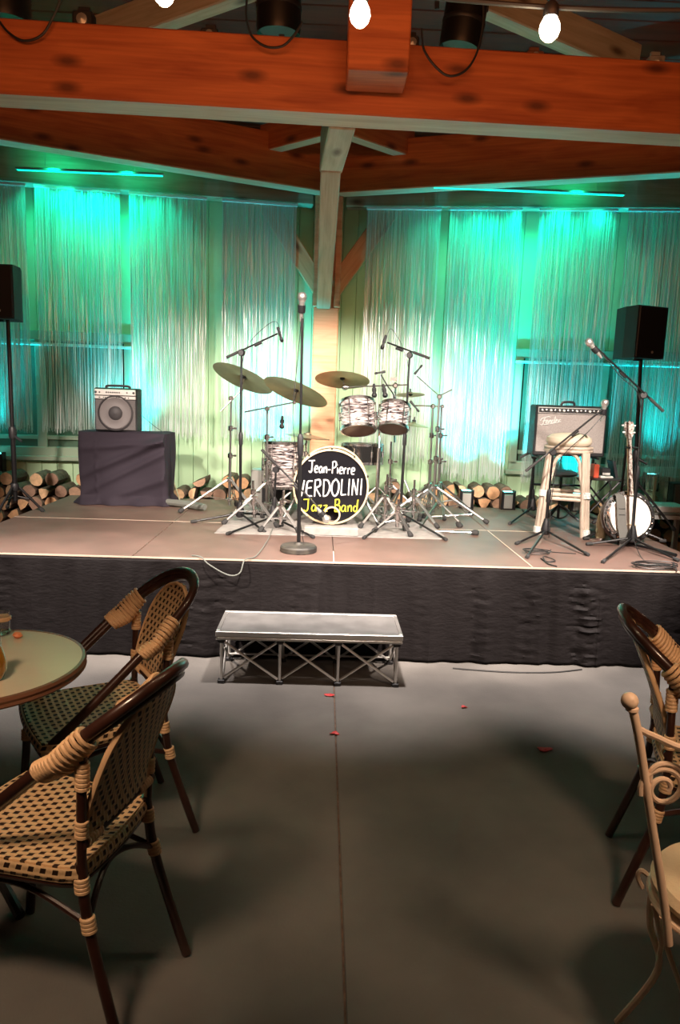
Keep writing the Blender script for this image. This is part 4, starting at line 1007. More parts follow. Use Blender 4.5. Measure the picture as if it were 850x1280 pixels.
# ================================================================== bar stool
def wrap(mb, a, b, r, ribs=5, n=12):
    a = V(a); b = V(b); L = (b-a).length; prof = [(r*.8, 0)]
    for k in range(ribs):
        prof += [(r, L*(k+.2)/ribs), (r, L*(k+.75)/ribs), (r*.88, L*(k+.98)/ribs)]
    prof.append((r*.8, L)); return mb.lathe(prof, a, (b-a), n)
fa = P(672, 669, Z=ZS); fb = P(732, 676, Z=ZS)
sc = V(((fa.x+fb.x)/2+.085, fa.y+.17, ZS)); H = P(715, 556, Y=sc.y).z-ZS
t = T('bar_stool', 'whitewashed rattan bar stool with thick round seat in front of the guitar amplifier', 'stool', sc)
hw_t, hw_b = .158, .195
seat = MB().lathe([(0, H-.005), (.15, H-.005), (.165, H+.01), (.172, H+.03), (.165, H+.055), (.13, H+.078), (.07, H+.090), (0, H+.094)], sc, (0, 0, 1), 36)
t.p('seat_cushion', seat, mat('pale_seat_fabric', (.66, .57, .44), .75, bump=.1, bscale=150))
for dz_ in (0.0, .024):
    t.p('seat_ring', MB().tube([sc+V((cos(2*pi*k/32)*.172, sin(2*pi*k/32)*.172, H-.02-dz_)) for k in range(32)], .013, 8, closed=True), M_['whitewash'])
corners = []; _a = -atan2(sc.x, sc.y)
def rot2(v): return V((v.x*cos(_a)-v.y*sin(_a), v.x*sin(_a)+v.y*cos(_a), v.z))
for (sx_, sy_) in ((-1, -1), (1, -1), (1, 1), (-1, 1)):
    tp = sc+rot2(V((sx_*hw_t*.86, sy_*hw_t*.82, H-.05))); bt = sc+rot2(V((sx_*hw_b*.92, sy_*hw_b*.9, 0))); corners.append((tp, bt))
    cn = rot2(V((sx_*.7, sy_*.7, 0))); tg = rot2(V((-sy_*.7, sx_*.7, 0)))
    mb = MB()
    for o in (V((0, 0, 0)), tg*.027-cn*.012, -tg*.027-cn*.012): mb.tube(smooth_pts([bt+o, bt.lerp(tp, .5)+o*.9, tp+o*.75], 4), .0165, 8)
    l = t.p('leg', mb, M_['whitewash'])
    for f0, f1 in ((.015, .09), (.46, .535)):
        w_ = MB(); wrap(w_, bt.lerp(tp, f0)-cn*.006, bt.lerp(tp, f1)-cn*.006, .036, 5); t.p('binding', w_, M_['rail'], l)
for i in range(4):
    (t0, b0_), (t1, b1_) = corners[i], corners[(i+1) % 4]
    for f in (.44, .49):
        t.p('stretcher', MB().rod(b0_.lerp(t0, f), b1_.lerp(t1, f), .014, 8), M_['whitewash'])
    A = b0_.lerp(t0, .56); B = b1_.lerp(t1, .56); At = b0_.lerp(t0, .88); Bt = b1_.lerp(t1, .88); md = (At+Bt)/2; md.z = sc.z+H-.06
    t.p('arch', MB().tube(smooth_pts([A+(B-A)*.09, A.lerp(At, .5)+(B-A)*.14, At+(Bt-At)*.22+V((0, 0, .02)), md+V((0, 0, .012)), Bt+(At-Bt)*.22+V((0, 0, .02)), B.lerp(Bt, .5)+(A-B)*.14, B+(A-B)*.09], 6), .013, 8), M_['whitewash'])

# ================================================================== guitar amplifier on its stand
gy = 6.12
bl = P(663, 569, Y=gy); tr = P(760, 508, Y=gy)
gx0, gx1, gz0, gz1 = bl.x+.02, tr.x+.005, bl.z, P(712, 507, Y=gy).z
t = T('guitar_amplifier', 'wide guitar amplifier with silver grille cloth and row of knobs', 'amplifier', ((gx0+gx1)/2, gy, gz0))
cab = t.p('cabinet', MB().cbox((gx0, gy, gz0), (gx1, gy+.19, gz1), .012), M_['tolex'], smooth=False)
t.p('grille_cloth', MB().cbox((gx0+.018, gy-.006, gz0+.035), (gx1-.018, gy+.004, gz1-.075), .004), M_['grille'], smooth=False)
pn = t.p('control_panel', MB().cbox((gx0+.018, gy-.004, gz1-.070), (gx1-.018, gy+.004, gz1-.018), .003), M_['panel'], smooth=False)
t.p('panel_face', MB().cbox((gx0+.024, gy-.006, gz1-.064), (gx1-.024, gy-.003, gz1-.026), .002), M_['blackp'], pn, smooth=False)
for k in range(15):
    x = gx0+.05+(gx1-gx0-.10)*k/14
    t.p('knob', MB().lathe([(.011, 0), (.010, .014), (.004, .016), (0, .016)], (x, gy-.006, gz1-.045), (0, -1, 0), 10), M_['panel'] if k in (0, 4, 13) else M_['white'] if k % 3 == 2 else M_['dullchrome'], pn)
t.p('handle', MB().tube(smooth_pts([((gx0+gx1)/2-.06, gy+.12, gz1), ((gx0+gx1)/2-.04, gy+.12, gz1+.028), ((gx0+gx1)/2+.04, gy+.12, gz1+.028), ((gx0+gx1)/2+.06, gy+.12, gz1)], 5), .008, 6, flat=1.5), M_['blackp'])
# maker's script on the grille: Fender
def script(o, s):
    mb = MB()
    SS = [[(-.25, .55), (.0, .95), (.9, 1.1), (1.3, 1.0)], [(.42, 1.02), (.30, .45), (.08, -.15), (-.2, -.1)], [(.05, .48), (.55, .56)],
          [(.55, .22), (.85, .36), (.82, .55), (.64, .48), (.62, .12), (.86, .02), (1.05, .2)], [(1.05, .5), (1.05, .02), (1.2, .42), (1.38, .48), (1.36, .05), (1.5, .1)],
          [(1.86, .46), (1.62, .46), (1.55, .12), (1.74, .02), (1.92, .3), (2.08, 1.05), (1.95, .3), (1.98, .04), (2.1, .12)],
          [(2.1, .22), (2.38, .36), (2.36, .55), (2.2, .48), (2.18, .12), (2.4, .02), (2.6, .2)], [(2.62, .5), (2.64, .02), (2.72, .38), (2.95, .52)],
          [(.3, -.16), (1.2, -.12), (2.2, -.02), (3.0, .12)]]
    for st in SS:
        mb.tube(smooth_pts([V(o)+V((x*s, 0, y*s*.95+x*s*.12)) for x, y in st], 4), .0042, 6)
    return mb
t.p('maker_script', script((gx0+.055, gy-.010, gz1-.165), .055), M_['rail'], label='silver raised script badge')
t = T('amplifier_stand', 'black tubular stand holding up the guitar amplifier', 'stand', ((gx0+gx1)/2, gy, ZS))
for x in (gx0+.05, gx1-.05):
    t.p('upright', MB().tube([(x, gy+.18, ZS+.01), (x, gy+.10, gz0-.012)], .012, 8), M_['black'])
    t.p('foot_bar', MB().tube([(x, gy-.05, ZS+.012), (x, gy+.34, ZS+.012)], .012, 8), M_['black'])
    t.p('shelf_arm', MB().tube([(x, gy-.0, gz0-.013), (x, gy+.19, gz0-.013)], .011, 8), M_['black'])
t.p('cross_bar', MB().rod((gx0+.05, gy+.14, ZS+.28), (gx1-.05, gy+.14, ZS+.28), .010, 8), M_['black'])
# round black tray / practice pad on a stand behind the stool
c = P(702, 592, Y=5.85)
t = T('practice_pad', 'round black pad on a low black stand behind the stool', 'stand', (c.x, c.y, ZS))
t.p('pad', MB().lathe([(0, -.01), (.10, -.012), (.13, 0), (.125, .014), (0, .018)], c, (0, -.1, 1), 28), M_['blackp'])
t.p('pole', MB().rod((c.x, c.y, ZS+.05), c, .012, 8), M_['black'])
for k in range(3):
    a = radians(210+120*k); e = V((cos(a), sin(a), 0)); t.p('leg', MB().rod(V((c.x, c.y, ZS+.16)), V((c.x, c.y, ZS+.014))+e*.22, .009, 8), M_['black'])
# equipment table right of the stool
a = P(728, 597, Y=5.95); b2 = P(782, 598, Y=5.95); tz = a.z
t = T('equipment_table', 'small thin-topped table carrying pedals behind the banjo neck', 'table', ((a.x+b2.x)/2, 5.95, ZS))
t.p('tabletop', MB().cbox((a.x, 5.93, tz-.018), (b2.x, 6.20, tz), .004), M_['dullchrome'], smooth=False)
for yy in (5.97, 6.16):
    for (x0, x1) in ((a.x+.03, b2.x-.03), (b2.x-.03, a.x+.03)):
        t.p('leg', MB().rod((x0, yy+(.006 if x0 < x1 else -.006), ZS+.01), (x1, yy, tz-.02), .008, 8), M_['black'])
def pb(px0, py0, px1, py1, Y, d, name, label, m, cat, extra=None):
    a = P(px0, py1, Y=Y); b = P(px1, py0, Y=Y); z0 = tz+.001
    t = T(name, label, cat, ((a.x+b.x)/2, Y, z0)); h = b.z-a.z
    t.p('case', MB().cbox((a.x, Y, z0), (b.x, Y+d, z0+h), .004), m, smooth=False)
    return t, a, b, z0, h
t, a, b, z0, h = pb(742, 579, 750, 595, 5.98, .09, 'effect_pedal', 'red effect pedal box on the small table', M_['red'], 'pedal')
t.p('knob', MB().lathe([(.008, 0), (.007, .012), (0, .013)], ((a.x+b.x)/2, 6.02, z0+h), (0, 0, 1), 10), M_['blackp'])
t, a, b, z0, h = pb(752, 583, 764, 594, 6.02, .10, 'mixer', 'small black mixer with white buttons on the small table', M_['blackp'], 'mixer')
for k in range(5):
    x = a.x+.012+(b.x-a.x-.024)*k/4; t.p('button', MB().cbox((x-.006, 6.013, z0+h*.25), (x+.006, 6.021, z0+h*.5), .002), M_['white'], smooth=False)
t, a, b, z0, h = pb(751, 594.5, 767, 596.5, 5.945, .05, 'note_pad', 'thin white pad lying at the front of the small table', M_['white'], 'paper')
q = P(771, 594, Y=6.0); q.z = tz+.001; q2 = P(767, 576, Y=6.0)
t = T('tablet', 'black tablet leaning on edge at the right of the small table', 'tablet', q)
t.p('screen', MB().add([(q.x-.012, 5.99, q.z), (q.x+.012, 5.99, q.z), (q2.x+.012, 5.99, q2.z), (q2.x-.012, 5.99, q2.z), (q.x-.012, 6.12, q.z), (q.x+.012, 6.12, q.z), (q2.x+.012, 6.12, q2.z), (q2.x-.012, 6.12, q2.z)], [(0, 1, 2, 3), (7, 6, 5, 4), (0, 4, 5, 1), (1, 5, 6, 2), (2, 6, 7, 3), (3, 7, 4, 0)]), M_['blackp'], smooth=False)
# ================================================================== banjo on its stand
by = 5.02; hc = P(788, 646, Y=by); RB = 33/885*by*1.04
AX = V((.02, -1, .22)).normalized(); up = (V((0, 0, 1))-AX*AX.z).normalized(); rt = up.cross(AX).normalized()
rt = rt if rt.x > 0 else -rt
up = (up-rt*.02).normalized()
t = T('banjo', 'resonator banjo with white skin, inlaid neck and hanging grey strap', 'banjo', (hc.x, hc.y, ZS))
t.p('resonator', MB().lathe([(0, -.10), (RB*.85, -.095), (RB*.98, -.075), (RB, -.03), (RB*.985, -.024), (RB*.8, -.024)], hc, AX, 48), M_['dkrattan'])
t.p('flange', MB().lathe([(RB*.98, -.028), (RB*.98, -.020), (RB*.80, -.018), (RB*.80, -.028)], hc, AX, 48, cap=False), M_['chrome'])
t.p('tension_hoop', MB().lathe([(RB*.775, -.02), (RB*.82, -.018), (RB*.82, .006), (RB*.775, .008)], hc, AX, 48, cap=False), M_['chrome'])
t.p('skin', MB().lathe([(0, .002), (RB*.78, .002), (RB*.78, -.006)], hc, AX, 48), M_['head'])
for k in range(24):
    a = 2*pi*k/24; e = rt*cos(a)+up*sin(a)
    t.p('hook', MB().rod(hc+e*RB*.84+AX*.006, hc+e*RB*.90-AX*.02, .0045, 6), M_['chrome'])
    e2 = rt*cos(a+.13)+up*sin(a+.13); t.p('flange_gap', MB().lathe([(.011, 0), (.011, .0015), (0, .0015)], hc+e2*RB*.90-AX*.0195, AX, 8), M_['blackp'])
def nb(u, v, d=0): return hc+rt*u+up*v+AX*d
nl0, nl1 = RB*.80, P(787, 546, Y=by+.1).z-hc.z
nk = MB(); secs = [(nl0, .018), (nl1*.6, .016), (nl1, .0145)]
vs = []
for (v, w_) in secs:
    vs += [nb(-w_, v, .012), nb(w_, v, .012), nb(w_*.8, v, -.012), nb(0, v, -.022), nb(-w_*.8, v, -.012)]
fs = [(i*5+k, i*5+(k+1) % 5, (i+1)*5+(k+1) % 5, (i+1)*5+k) for i in range(2) for k in range(5)]+[(4, 3, 2, 1, 0), (10, 11, 12, 13, 14)]
neck = t.p('neck', nk.add(vs, fs), M_['maple'])
fb_ = MB()
fb_.add([nb(-.015, nl0, .0125), nb(.015, nl0, .0125), nb(.0125, nl1, .0125), nb(-.0125, nl1, .0125), nb(-.015, nl0, .016), nb(.015, nl0, .016), nb(.0125, nl1, .016), nb(-.0125, nl1, .016)], [(3,2,1,0), (4,5,6,7), (0,1,5,4), (1,2,6,5), (2,3,7,6), (3,0,4,7)])
t.p('fingerboard', fb_, M_['inlay'], neck, smooth=False)
hp = [(-.014, nl1), (-.03, nl1+.025), (-.026, nl1+.05), (-.036, nl1+.075), (-.034, nl1+.105), (-.022, nl1+.125), (-.012, nl1+.118), (0, nl1+.132), (.012, nl1+.118), (.022, nl1+.125), (.034, nl1+.105), (.036, nl1+.075), (.026, nl1+.05), (.03, nl1+.025), (.014, nl1)]
m = len(hp); vs = [nb(u, v, .012) for u, v in hp]+[nb(u, v, -.006) for u, v in hp]
t.p('headstock', MB().add(vs, [tuple(range(m))[::-1], tuple(range(m, 2*m))]+[(k, (k+1) % m, m+(k+1) % m, m+k) for k in range(m)]), M_['inlay'], neck, smooth=False)
for (u, v) in ((-.04, nl1+.045), (-.045, nl1+.095), (.04, nl1+.045), (.045, nl1+.095)):
    t.p('tuning_peg', MB().rod(nb(u*.7, v, .0), nb(u*1.15, v, .0), .006, 8), M_['white'], neck)
for k in range(5):
    u = (k-2)*.0055; t.p('string', MB().rod(nb(u, -RB*.62, .014), nb(u*.9, nl1+.02, .018), .0007, 4), M_['chrome'])
t.p('bridge', MB().cbox((-.04, -.004, 0), (.04, .004, .014), .002).xf(Matrix(((rt.x, up.x, AX.x, nb(0, -RB*.3).x), (rt.y, up.y, AX.y, nb(0, -RB*.3).y), (rt.z, up.z, AX.z, nb(0, -RB*.3).z), (0,0,0,1)))), M_['maple'], smooth=False)
t.p('armrest', MB().tube(smooth_pts([nb(-RB*.92, RB*.05, .012), nb(-RB*.9, -RB*.25, .016), nb(-RB*.72, -RB*.55, .012)], 4), .012, 8, flat=.5), M_['chrome'])
t.p('tailpiece', MB().cbox(tuple(nb(0, -RB*.86, .004)-V((.014, .004, .02))), tuple(nb(0, -RB*.86, .01)+V((.014, .008, .05))), .003), M_['brass'])
sp_ = [nb(-.10, RB*.86, .0), nb(-.085, RB*.72, .028), nb(-.08, RB*.3, .034), nb(-.078, -RB*.3, .034), nb(-.062, -RB*.85, .03), nb(-.06, -RB*1.10, .012)]
mb = MB(); pts = smooth_pts(sp_, 5); vs = []
for i, p in enumerate(pts):
    w_ = .020+.014*min(1, i/6)
    vs += [p-rt*w_, p+rt*w_, p+rt*w_-AX*.004, p-rt*w_-AX*.004]
fs = [(i*4+k, i*4+(k+1) % 4, (i+1)*4+(k+1) % 4, (i+1)*4+k) for i in range(len(pts)-1) for k in range(4)]+[(3, 2, 1, 0), tuple((len(pts)-1)*4+k for k in range(4))]
strap = t.p('strap', mb.add(vs, fs), M_['strap'])
t.p('strap_stitching', MB().rod(nb(-.10, RB*.28, .037), nb(-.055, RB*.28, .037), .002, 6).rod(nb(-.10, RB*.05, .037), nb(-.055, RB*.05, .037), .0018, 6), M_['blackp'], strap)
# banjo stand
bs = V((hc.x+.005, by+.22, ZS))
t = T('banjo_stand', 'low black folding stand that cradles the banjo', 'stand', bs)
yk = P(786, 559, Y=by+.16)
t.p('pole', MB().rod(bs+V((0, 0, .10)), V((yk.x, by+.20, yk.z)), .010, 8), M_['black'])
t.p('neck_yoke', MB().tube(smooth_pts([(yk.x-.035, by+.06, yk.z), (yk.x-.03, by+.14, yk.z), (yk.x, by+.20, yk.z), (yk.x+.03, by+.14, yk.z), (yk.x+.035, by+.06, yk.z)], 4), .008, 8), M_['rubber'])
for (a, rc) in ((200, .30), (340, .34), (90, .22)):
    e = V((cos(radians(a)), sin(radians(a)), 0)); l = t.p('leg', MB().rod(bs+V((0, 0, .13)), bs+e*rc+V((0, 0, .014)), .010, 8), M_['black'])
    t.p('rubber_foot', MB().lathe([(.013, -.04), (.015, 0), (.010, .01)], bs+e*rc+V((0, 0, .014)), e, 8), M_['rubber'], l)
for s in (-1, 1): t.p('cradle_arm', MB().tube(smooth_pts([bs+V((0, -.02, .12)), bs+V((s*.07, -.09, .07)), bs+V((s*.08, -.24, .055)), bs+V((s*.08, -.27, .09))], 4), .009, 8), M_['rubber'])
# flask
q = P(750, 675, Z=ZS); hF = P(751, 633, Y=q.y).z-ZS
t = T('flask', 'khaki metal flask with steel cap standing beside the banjo', 'bottle', q)
t.p('body', MB().lathe([(.034, .018), (.036, .022), (.0365, hF*.55), (.033, hF*.68), (.020, hF*.84), (.017, hF*.88)], q, (0, 0, 1), 24), M_['khaki'])
t.p('base_ring', MB().lathe([(.033, 0), (.035, .003), (.035, .018), (.033, .018)], q, (0, 0, 1), 24), M_['chrome'])
t.p('cap', MB().lathe([(.018, hF*.88), (.019, hF*.89), (.019, hF*.98), (.016, hF), (0, hF)], q, (0, 0, 1), 20), M_['alu'])
# black bag and pipes lying behind the banjo
a = P(776, 672, Y=5.45); a.z = ZS+.03
tag(MB().tube(smooth_pts([P(762, 676, Z=ZS+.02), P(800, 682, Z=ZS+.02), P(845, 694, Z=ZS+.02)], 4), .012, 8).build('folded_pole', M_['black']), 'black pole lying flat on the deck behind the banjo', 'pole')
# ================================================================== metal side table at the right edge
ty0, ty1 = 5.78, 6.42; tx0 = 2.66; tx1 = 3.5
q = P(845, 642, Y=ty0); tz2 = q.z
t = T('side_table', 'steel side table beyond the right end of the stage', 'table', ((tx0+tx1)/2, ty0, 0))
t.p('tabletop', MB().cbox((tx0, ty0, tz2-.02), (tx1, ty1, tz2), .004), M_['galv'], smooth=False)
t.p('apron', MB().cbox((tx0+.01, ty0+.005, tz2-.055), (tx1-.01, ty0+.02, tz2-.02), .003), M_['rail'], smooth=False)
for x in (tx0+.035, P(845, 660, Y=ty0+.04).x, tx1-.03):
    for yy in (ty0+.04, ty1-.04):
        t.p('leg', MB().cbox((x-.02, yy-.02, 0), (x+.02, yy+.02, tz2-.021), .005), M_['alu'], smooth=False)
a = P(816, 636, Y=5.86); b2 = P(862, 628, Y=5.86)
tag(MB().cbox((a.x, 5.82, tz2+.001), (b2.x, 6.12, tz2+.05), .006).build('flat_box', M_['white'], None, False), 'flat white box lying on the steel side table', 'box')
a = P(837, 622, Y=6.2); b2 = P(862, 604, Y=6.2)
tb = T('small_speaker', 'small dark speaker box standing on the side table', 'speaker', ((a.x+b2.x)/2, 6.16, tz2))
tb.p('case', MB().cbox((a.x, 6.15, tz2+.001), (b2.x, 6.32, b2.z), .006), M_['blackp'], smooth=False)
tb.p('front_mesh', MB().cbox((a.x+.012, 6.142, tz2+.015), (b2.x-.012, 6.151, b2.z-.012), .003), M_['dkgrille'], smooth=False)
a = P(812, 624, Y=6.25); b2 = P(834, 596, Y=6.25)
gl = T('clear_container', 'clear plastic container standing at the left of the side table', 'container', ((a.x+b2.x)/2, 6.3, tz2))
mb = MB()
for (q0, q1) in (((a.x, 6.2), (a.x+.006, 6.36)), ((b2.x-.006, 6.2), (b2.x, 6.36)), ((a.x+.006, 6.2), (b2.x-.006, 6.206)), ((a.x+.006, 6.354), (b2.x-.006, 6.36))):
    mb.box((q0[0], q0[1], tz2+.001), (q1[0], q1[1], b2.z))
gl.p('walls', mb, M_['glass'], smooth=False)
gl.p('corner_post', MB().cbox((a.x-.006, 6.19, tz2+.001), (a.x+.022, 6.2, b2.z), .003), M_['stick'], smooth=False)
# ================================================================== cables on the stage
cable([P(341, 660, Z=ZS+.008), P(334, 676, Z=ZS+.006), P(320, 695, Z=ZS+.006), P(306, 700, Z=ZS+.006), (P(300, 716, Y=SF-.075).x, SF-.085, P(300, 716, Y=SF-.08).z), (P(285, 719, Y=SF-.09).x, SF-.085, P(285, 719, Y=SF-.09).z), (P(262, 706, Y=SF-.075).x, SF-.08, P(262, 706, Y=SF-.08).z), (P(250, 699, Y=SF-.06).x, SF-.02, ZS+.012), P(240, 694, Z=ZS+.006)], 'grey cable drooping over the stage front below the drums', .004, 'gcable')
def coil(px, py, rx, ry, turns, label, r=.0035, ends=()):
    c = P(px, py, Z=ZS+.006); pts = []
    N_ = turns*12
    for k in range(N_+1):
        a = 2*pi*k/12; j = 1+.12*sin(k*.9); pts.append((c.x+cos(a)*rx*j, c.y+sin(a)*ry*j*(1+.1*cos(k*.37)), ZS+.005+k*.0007))
    pts += [P(*e, Z=ZS+.005) for e in ends]
    return cable(pts, label, r, n=3)
coil(818, 709, .13, .07, 4, 'black cable coiled on the front right corner of the stage', ends=((846, 714),))
coil(671, 691, .085, .06, 3, 'thin cable coiled in front of the stool boom stand', .0028, ends=((690, 690), (720, 692)))
cable([P(676, 698, Z=ZS+.006), P(684, 702, Z=ZS+.008), P(694, 701, Z=ZS+.008), P(686, 697, Z=ZS+.012), P(679, 696, Z=ZS+.012), P(684, 704, Z=ZS+.006), P(696, 708, Z=ZS+.006)], 'knotted black cable lying at the stage edge before the stool', .004)
cable([P(685, 640, Z=ZS+.01), P(700, 632, Z=ZS+.03), P(712, 640, Z=ZS+.05), P(700, 648, Z=ZS+.02), P(688, 642, Z=ZS+.05), P(704, 636, Z=ZS+.06), P(716, 646, Z=ZS+.01), P(728, 650, Z=ZS+.008)], 'messy cable loops on the deck between the stool legs', .006)
cable([P(760, 600, Y=5.94), P(764, 612, Y=5.93), P(760, 625, Y=5.95), P(770, 618, Y=6.0), P(782, 604, Y=6.05)], 'black cable hanging under the small pedal table', .006)
cable([P(172, 515, Y=6.3), P(192, 532, Y=6.3), P(207, 544, Y=6.3), P(208, 560, Y=6.56), P(211, 600, Y=6.56)], 'thin wire running from the bass amplifier over the draped case', .0022)
cable([(P(560, 824, Z=0).x, 4.06, .005), (P(620, 828, Z=0).x, 4.02, .005), (P(680, 831, Z=0).x, 4.03, .005), (P(720, 830, Z=0).x, 4.09, .005)], 'thin black cable lying on the floor along the skirt', .004)

# ================================================================== lamps and fixtures above
def par_can(px0, px1, pyb, Y, label, tilt=0):
    a = P(px0, pyb, Y=Y); b = P(px1, pyb, Y=Y); c = (a+b)/2; R_ = (b.x-a.x)/2
    t = T('stage_lamp', label, 'lamp', c)
    ax = V((tilt, -.05, 1)).normalized()
    t.p('can', MB().lathe([(R_*.82, .02), (R_*.95, .0), (R_, .03), (R_, .36), (R_*.8, .48), (R_*.4, .54), (0, .55)], c, ax, 28), M_['black'])
    t.p('ridge', MB().lathe([(R_*1.0, .12), (R_*1.03, .125), (R_*1.03, .14), (R_*1.0, .145)], c, ax, 28), M_['blackp'])
    t.p('lens', MB().lathe([(0, .05), (R_*.9, .045)], c, ax, 24), M_['black'])
    t.p('yoke', MB().tube(smooth_pts([c+V((-R_-.02, 0, .2)), c+V((-R_-.02, 0, .5)), c+V((0, 0, .64)), c+V((R_+.02, 0, .5)), c+V((R_+.02, 0, .2))], 4), .008, 6, flat=1.8), M_['blackp'])
    t.p('hook', MB().rod(c+V((0, 0, .62)), c+V((0, 0, .95)), .01, 6), M_['black'])
    return c
par_can(-20, 38, 28, 4.35, 'black cylindrical lamp hanging at the upper left corner')
par_can(320, 376, 44, 4.35, 'black cylindrical lamp hanging left of the king post')
par_can(548, 600, 62, 4.35, 'black cylindrical lamp with shiny side hanging right of the king post', .12)
def fcab(pts, Y, label):
    cable([P(x, y, Y=Y) for x, y in pts], label, .006, n=8)
fcab([(-4, 22), (10, 40), (30, 51), (52, 44), (66, 22), (78, -6)], 3.80, 'black cable looped over the tie beam at far left')
fcab([(309, -6), (308, 20), (314, 44), (332, 58), (352, 58), (366, 46), (378, 28)], 3.80, 'black cable looped over the tie beam left of the king post')
fcab([(527, 36), (530, 62), (545, 84), (562, 95), (582, 88), (596, 66), (604, 30), (604, -8)], 3.80, 'black cable looped over the tie beam right of the king post')
def clampbox(px, py, Y, w_, h, label, m='blackp'):
    c = P(px, py, Y=Y); zb = 3.375
    t = T('beam_fixture', label, 'fixture', (c.x, Y, zb)); h = max(.04, h)
    t.p('case', MB().cbox((c.x-w_/2, Y-.03, zb), (c.x+w_/2, Y+.04, zb+h), .006), M_[m], smooth=False)
    t.p('lamp_face', MB().lathe([(h*.3, 0), (h*.3, .012), (0, .02)], (c.x, Y-.03, zb+h*.5), (0, -1, 0), 12), M_['galv'])
    t.p('bracket', MB().cbox((c.x-w_*.3, Y+.0, zb+h), (c.x+w_*.3, Y+.02, zb+h+.03), .003), M_[m], smooth=False)
clampbox(105, 15, 3.95, .10, .09, 'small dark fixture sitting on the tie beam at upper left')
clampbox(263, 30, 4.0, .09, .06, 'flat dark fixture on the tie beam below the pale rafter')
clampbox(352, 40, 4.02, .05, .04, 'tiny dark fixture on the tie beam under the left hanging lamp')
clampbox(515, 48, 4.0, .07, .07, 'little fixture on the tie beam just right of the king post')
clampbox(668, 62, 4.05, .09, .05, 'low brown fixture on the tie beam below the right bulb', 'rim')
clampbox(820, 66, 4.08, .085, .07, 'pale square fixture on the tie beam at upper right', 'galv')
# festoon bulbs
sag = [P(-60, -95, Y=2.0), P(205, -36, Y=2.0), P(450, -12, Y=2.0), P(687, 9, Y=2.0), P(860, 13, Y=2.0), P(960, 10, Y=2.0)]
tag(MB().tube(smooth_pts(sag, 8), .0065, 8).build('festoon_cable', M_['cable']), 'thick black festoon cable strung across the top of the picture', 'cable')
for (px, py, lab) in ((205, -8, 'lit festoon bulb at the top edge left of the king post'), (450, 19, 'lit festoon bulb in front of the king post'), (687, 37, 'lit festoon bulb right of the king post')):
    c = P(px, py, Y=2.0); t = T('festoon_bulb', lab, 'bulb', c)
    t.p('socket', MB().lathe([(.017, .028), (.020, .034), (.019, .055), (.012, .064), (.006, .068)], c, (0, 0, 1), 16), M_['blackp'])
    t.p('globe', MB().lathe([(0, -.028), (.012, -.026), (.022, -.016), (.027, -.002), (.025, .012), (.018, .026), (.016, .032)], c, (0, 0, 1), 24), M_['bulb'])
    l = bpy.data.lights.new('bulb_lamp', 'POINT'); l.energy = 5; l.color = (1, .74, .45); l.shadow_soft_size = .035
    o = bpy.data.objects.new('bulb_lamp', l); C.objects.link(o); o.location = c-V((0, 0, .075))

# ================================================================== foreground table
# circle through three points measured on the rim
A, B, D = [V((p.x, p.y)) for p in (P(107, 822, Z=.74), P(0, 787, Z=.74), P(0, 875, Z=.74))]
d_ = 2*(A.x*(B.y-D.y)+B.x*(D.y-A.y)+D.x*(A.y-B.y))
tcx = (A.length_squared*(B.y-D.y)+B.length_squared*(D.y-A.y)+D.length_squared*(A.y-B.y))/d_
tcy = (A.length_squared*(D.x-B.x)+B.length_squared*(A.x-D.x)+D.length_squared*(B.x-A.x))/d_
tr_ = (A-V((tcx, tcy))).length
tc_ = V((tcx, tcy, 0))
t = T('bistro_table', 'round pale-topped bistro table with brown rim cut by the left edge', 'table', tc_)
t.p('tabletop', MB().lathe([(0, .715), (tr_-.012, .715), (tr_-.012, .7405), (0, .7405)], tc_, (0, 0, 1), 96), M_['tabletop'])
t.p('rim', MB().lathe([(tr_-.012, .712), (tr_-.003, .710), (tr_+.002, .716), (tr_-.001, .724), (tr_+.002, .732), (tr_-.002, .741), (tr_-.012, .7425), (tr_-.012, .712)], tc_, (0, 0, 1), 96), M_['rim'])
t.p('pedestal', MB().lathe([(.03, .02), (.028, .1), (.022, .4), (.03, .66), (.10, .70), (.12, .714)], tc_, (0, 0, 1), 20), M_['black'])
for k in range(4):
    a = pi/4+k*pi/2; e = V((cos(a), sin(a), 0)); t.p('foot', MB().tube([tc_+V((0, 0, .07)), tc_+e*.15+V((0, 0, .05)), tc_+e*.27+V((0, 0, .015))], .016, 8), M_['black'])
q = P(3, 792, Z=.745)
t = T('glass_jar', 'clear glass jar on the table at the left edge', 'glass', q)
hj = P(3, 765, Y=q.y).z-.745; rj = .026
t.p('jar', MB().lathe([(0, .002), (rj, .002), (rj+.002, .01), (rj+.001, hj), (rj-.001, hj), (rj-.002, .012), (0, .008)], q, (0, 0, 1), 28), M_['glass'])
t.p('rope_ring', MB().lathe([(rj+.002, hj*.62), (rj+.005, hj*.66), (rj+.005, hj*.78), (rj+.002, hj*.82)], q, (0, 0, 1), 28), M_['tan'])
q = P(-6, 848, Z=.745); q.z = .7425
t = T('drink_glass', 'bulging glass of orange drink on the table at the left edge', 'drink', q)
t.p('drink', MB().lathe([(0, .004), (.020, .005), (.031, .03), (.030, .055), (.022, .085), (.017, .10), (0, .10)], q, (0, 0, 1), 28), M_['juice'])
t.p('glass', MB().lathe([(.022, .0), (.034, .03), (.033, .056), (.024, .088), (.019, .12), (.021, .15), (.0195, .15), (.0175, .12), (.0225, .088), (.0315, .056), (.0325, .03), (.0205, .003)], q, (0, 0, 1), 28), M_['glass'])
q = P(22, 794, Z=.75)
tag(MB().lathe([(0, -.009), (.010, -.008), (.017, 0), (.012, .008), (0, .010)], q, (.2, 0, 1), 12).xf(Matrix.Identity(4)).build('orange_piece', M_['orange']), 'small orange lump lying near the far edge of the table', 'food')

